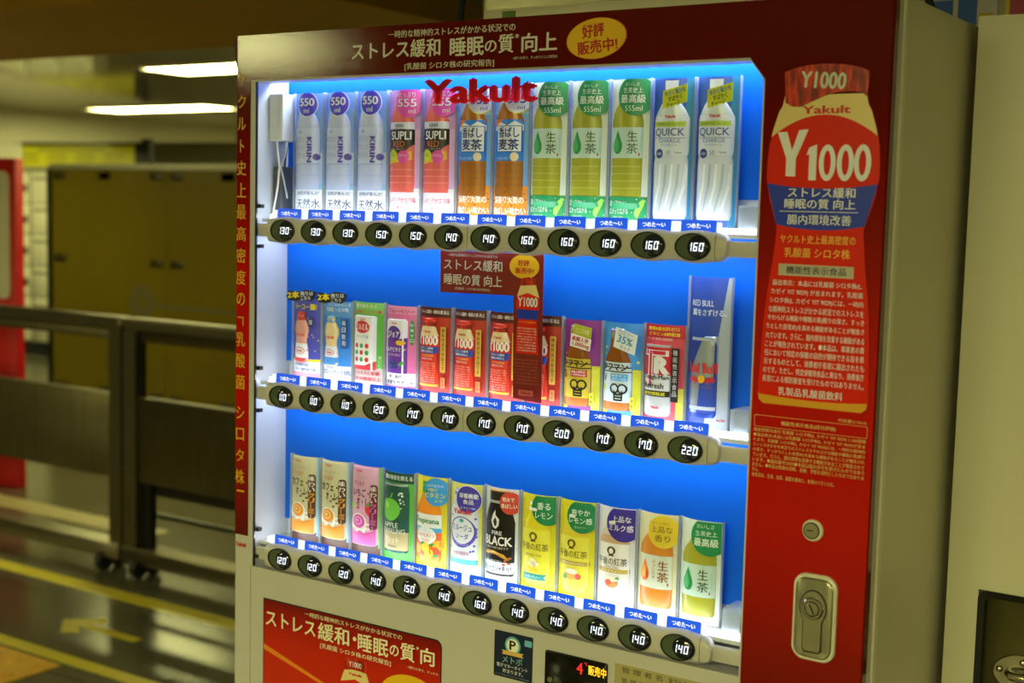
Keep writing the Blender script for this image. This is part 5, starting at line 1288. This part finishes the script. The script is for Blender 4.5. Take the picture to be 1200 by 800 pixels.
SB = [(0, 23), (4, 25), (66, 25), (74, 25), (86, 22), (98, 14), (106, 11), (112, 10.5)]
p = Prod(132, '#e6d22c')
p.band('display_card', 60, 132, '#e8e048', -31, -18).band('display_card', -13, 0, '#d8d838')
p.pack('bottle', SB, -4, '#ef8e1c'); p.poly('bottle_cap', rect(-15, 7, 108, 124), '#1c8a48', 3)
p.wrap('label', 8, 74, '#e86420', 1); p.wrap('label', 52, 74, '#eceee8', 2); p.wrap('label', 46, 53, '#4aa4d8', 3); p.poly('label', circ(-4, 40, 19, 28, 14), '#f0eee6', 3)
p.txt('label', 'Tropicana', -28, 19, 57, 68, '#1c7c44', .03).txt('label', 'Essentials', -20, 12, 47.5, 51.5, W_, .02, 5).txt('label', 'マルチビタミン', -21, 13, 38, 44, '#d84038', .015, 5).txt('label', '100% FRUIT', -13, 5, 31, 35, '#e06830', 0, 5)
for a, b_, c_ in ((-20, 18, '#f0a020'), (-4, 22, '#e8c030'), (12, 16, '#e84c20'), (18, 26, '#f0b028'), (3, 13, '#f0d040')): p.poly('label', circ(a, b_, 8, 20), c_, 4)
for a, b_ in ((-10, 28), (8, 27), (14, 10)): p.poly('label', [(a-5, b_-1), (a, b_+2), (a+6, b_+1), (a, b_-3)], '#2c8c38', 5)
p.poly('flavour_badge', circ(14, 110, 22, 32), '#3898dc', 5).txt('flavour_badge', '1日不足分の', -2, 26, 117.5, 122, '#e0eefa', 0, 7).txt('flavour_badge', '4種の', 0, 16, 111, 116, '#f0e040', .01, 7).txt('flavour_badge', 'ビタミン', -5, 29, 101, 109, '#f0e040', .025, 7).txt('flavour_badge', '入り', 12, 24, 94, 99, '#f0e040', .01, 7)
place(p.make('orange_juice_bottle_display', 'orange juice bottle with green cap on yellow card', 'bottle', SHELF[2]), 2, 4)

p = Prod(130, '#d9d86a')
p.band('display_card', -13, 4, '#c8e0e8')
p.pack('bottle', [(2, 24), (6, 26), (84, 26), (94, 23), (104, 19), (112, 17), (120, 17)], -2, '#d6dce8'); p.wrap('label', 8, 96, '#dfe4ee', 1); p.wrap('label', 6, 14, '#58b4c8', 2); p.wrap('bottle_cap', 112, 121, '#4c54b0', 2)
p.poly('label', circ(-1, 56, 24, 36), '#5c4cb4', 2).poly('label', circ(-1, 58, 20.5, 36), '#e6eaf4', 3).txt('label', 'Yakult', -18, 16, 84, 92, '#d02838', .05, 5).txt('label', 'ミルージュ', -19, 17, 58, 68, '#40349c', .02, 5).txt('label', 'ソーダ', -12, 12, 45, 54, '#40349c', .02, 5).poly('label', circ(-1, 74, 4.5, 16, 3), '#48a8b8', 4).txt('label', 'スパークリング', -14, 12, 35, 38.5, '#c8c4f0', .01, 5)
p.txt('label', '乳性炭酸飲料', -16, 14, 20, 26, '#b05878', .005, 5).txt('label', 'カロリーオフ', -14, 10, 14, 18, '#8088b0', 0, 5)
for a, b_ in ((21, 78), (22, 62), (22, 50), (20, 36), (15, 27), (-24, 30), (-22, 80), (19, 28)): p.poly('label', circ(a, b_, 1.8, 12), '#6a5cb8', 3)
p.poly('flavour_badge', circ(9, 107, 22, 32), '#e6e4ee', 5).poly('flavour_badge', circ(9, 107, 21, 32), '#4236a4', 6).txt('flavour_badge', '栄養機能', -6, 26, 109, 117, W_, .02, 8).txt('flavour_badge', '食品', 1, 19, 100, 107.5, W_, .02, 8).txt('flavour_badge', '(ビタミンB6)', -4, 22, 92, 96, W_, 0, 8)
place(p.make('milk_soda_bottle_display', 'pale bottle with violet ring label and violet round badge', 'bottle', SHELF[2]), 2, 5)

p = Prod(132, '#d8dade')
p.band('display_card', -13, 24, '#dcdfe4')
p.pack('can', [(0, 25), (4, 26.5), (82, 26.5), (98, 22), (108, 18), (114, 17.5), (128, 17.5)], -2, '#15130f', 6, False, 0.3, 0.3)
p.wrap('bottle_cap', 116, 128, '#1c1812', 2); p.wrap('bottle_cap', 127, 129, '#c89030', 3); p.wrap('can', 110, 114, '#a8a8a8', 1)
p.wrap('label', 3.5, 21, '#d6d9de', 2)
p.poly('emblem', [(-8, 73), (-12, 82), (-9, 92), (-4, 100), (-4, 92), (3, 86), (2, 76), (-3, 71)], '#ece8e0', 3).poly('emblem', [(-5, 75), (-8, 82), (-4, 89), (-1, 82), (-2, 76)], '#15130f', 4)
p.txt('label', 'FIRE', -10, 8, 62, 68, '#ece8e0', .02).txt('label', 'BLACK', -25, 23, 46, 60, '#ece8e0', .03).txt('label', '深煎りの香り挽きたて', -20, 18, 40.5, 44.5, '#d8c8a0', .005).poly('label', [(-26, 31), (-8, 33), (10, 30), (20, 24), (12, 33), (-6, 38), (-20, 37)], '#c89028', 3).poly('label', [(-22, 33), (-6, 35), (6, 33), (-6, 37)], '#f0d880', 4)
p.txt('label', '飲みあきない', -20, 8, 20.5, 24.5, '#e0dcd4', .005, 4)
for a, b_ in ((14, 24), (19, 20), (12, 18), (20, 28)): p.poly('label', circ(a, b_, 2.6, 12, 1.8), '#a85c28', 4)
p.txt('label', 'きリッとシャキッ!', -26, 22, 6, 16, '#202024', .02)
p.poly('flavour_badge', circ(20, 112, 17, 30), '#c83c28', 5).txt('flavour_badge', '焙火で', 8, 26, 114, 121, '#f2e8dc', .02, 7).txt('flavour_badge', '香ばしい', 6, 30, 104, 111, '#f2e8dc', .02, 7)
place(p.make('black_coffee_can_display', 'black coffee bottle can with red round badge', 'can', SHELF[2]), 2, 6)

def tea(bg, body, labc, badge, lines, ink, drinkcol):
    p = Prod(131, bg)
    p.pack('bottle', [(0, 23), (5, 25), (20, 25.5), (76, 25), (86, 24), (96, 19), (104, 12), (108, 11), (116, 11)], -2, body, 6, False, 0.2)
    p.poly('bottle_cap', rect(-13, 9, 108, 121), '#e6e6e0', 3)
    p.wrap('label', 8, 80, labc, 1)
    for z in (84, 90): p.wrap('bottle', z, z+1, drinkcol, 1, 1)
    # round portrait seal above the name: a plain oval medallion with leaves
    p.poly('seal', circ(-2, 70, 7, 20, 6), ink, 3).poly('seal', circ(-2, 69.5, 3.6, 16, 4), labc, 4).poly('seal', [(-7, 62), (3, 62), (1, 65), (-5, 65)], ink, 3)
    p.txt('label', '午後の紅茶', -25, 21, 49, 60, ink, .008, 3)
    p.poly('label', circ(-1, 24, 11, 22, 8), drinkcol, 3).poly('label', circ(-1, 29, 10, 22, 4), '#f4ead0', 4)
    return p
DKT = '#6a4a20'
p = tea('#d9cf1e', '#e0d428', '#e2d838', '#167f4c', None, '#5c4c14', '#e8b828')
p.txt('label', 'LEMON TEA', -16, 12, 40, 44, '#7c6a20', 0, 3).poly('label', [(-22, 14), (20, 14), (16, 9.5), (20, 5), (-22, 5), (-18, 9.5)], '#148078', 4).txt('label', 'レモンティー', -13, 11, 7.5, 11.5, '#d8ecd8', .01, 6).poly('label', circ(-2, 31, 7, 18), '#f2e6a0', 4).poly('label', circ(8, 26, 4, 14), '#f6e040', 4)
p.poly('flavour_badge', circ(19, 113, 25, 34), '#127c48', 5).txt('flavour_badge', '香る', 4, 24, 111, 122, '#dfeee0', .015, 7).txt('flavour_badge', 'レモン', 1, 27, 98, 107, '#dfeee0', .01, 7)
place(p.make('lemon_tea_bottle_display', 'yellow lemon tea bottle with teal ribbon, right of the black coffee can', 'bottle', SHELF[2]), 2, 7)
p = tea('#d9cf1e', '#ddd030', '#e0d440', '#167f4c', None, '#5c4c14', '#e0a050')
p.band('label', 38, 44, '#b89c38', -27, 24, 2).txt('label', '微糖はちみつレモン', -20, 18, 39.2, 42.8, '#f4eed0', 0, 4).poly('label', circ(10, 22, 4.5, 14), '#d85848', 4).poly('label', circ(-12, 20, 4, 14), '#58a048', 4)
p.poly('flavour_badge', circ(13, 110, 24, 34), '#127c48', 5).txt('flavour_badge', '爽やか', -3, 25, 112, 121, '#dfeee0', .015, 7).txt('flavour_badge', 'レモン感', -7, 28, 100, 109, '#dfeee0', .015, 7).txt('flavour_badge', '低カロリー', 2, 20, 93, 96.5, '#b8dcc4', 0, 7)
place(p.make('lemon_tea_bottle_display', 'yellow lemon tea bottle with beige band, left of the milk tea', 'bottle', SHELF[2]), 2, 8)
p = tea('#dcdce2', '#d8cdbc', '#e9e6e0', '#3c2c94', None, '#4c3420', '#c89468')
p.wrap('bottle', 81, 92, '#c8a27c', 1, 0.5)
p.band('label', 38, 44, '#c0a448', -27, 24, 2).txt('label', 'ミルクティー', -18, 14, 39.2, 42.8, '#fbf6e6', .01, 4).txt('label', 'Milk Tea', -12, 10, 45, 48, '#8c7454', 0, 3).poly('label', circ(-5, 24, 4.5, 14), '#d85c40', 5).poly('label', circ(3, 22, 4, 14), '#e89850', 5).poly('label', [(4, 30), (10, 34), (12, 29)], '#4c9c50', 5)
p.poly('flavour_badge', circ(15, 110, 26, 34), '#35248c', 5).txt('flavour_badge', '上品な', -2, 26, 112, 121, '#e8e4f4', .02, 7).txt('flavour_badge', 'ミルク感', -7, 29, 99, 108.5, '#e8e4f4', .02, 7)
place(p.make('milk_tea_bottle_display', 'white milk tea bottle with dark violet badge', 'bottle', SHELF[2]), 2, 9)

p = Prod(132, '#e2dcb4')
p.pack('bottle', [(0, 23), (4, 25), (30, 25.5), (74, 25.5), (86, 24.5), (96, 19), (104, 12), (110, 10.5), (116, 10)], -1, '#d0822c')
p.poly('bottle_cap', rect(-12, 10, 112, 121), '#d8c8a4', 2); p.wrap('label', 27, 74, '#d6dcc4', 1)
p.poly('label', drop(-15, 52, 15, 32), '#e8782c', 2).poly('label', drop(-17, 50, 8, 20), '#f0b848', 3).poly('label', drop(-11, 47, 4, 14), '#c83c24', 3)
p.txt('label', '生', 6, 20, 54, 67, '#8c3c24', .012).txt('label', '茶', 5, 21, 37, 51, '#8c3c24', .012).band('label', 32, 36, '#c04030', 19, 21, 3).col_txt('label', 'ほうじ煎茶', 0, 66, 4.5, 5.6, '#a07850', 0)
p.poly('flavour_badge', circ(12, 108, 23, 34), '#e2c430', 5).txt('flavour_badge', '上品な', -6, 25, 107, 116, '#6a5410', .005, 7).txt('flavour_badge', '香り', 0, 22, 94, 103.5, '#6a5410', .005, 7).txt('flavour_badge', 'ほうじ茶の', -4, 20, 118.5, 122, '#8c7420', 0, 7)
place(p.make('roasted_tea_bottle_display', 'amber roasted tea bottle with yellow round badge', 'bottle', SHELF[2]), 2, 10)
place(green_tea(132, False).make('green_tea_bottle_display', 'short green tea bottle with green badge at the right end of the bottom shelf', 'bottle', SHELF[2]), 2, 11)
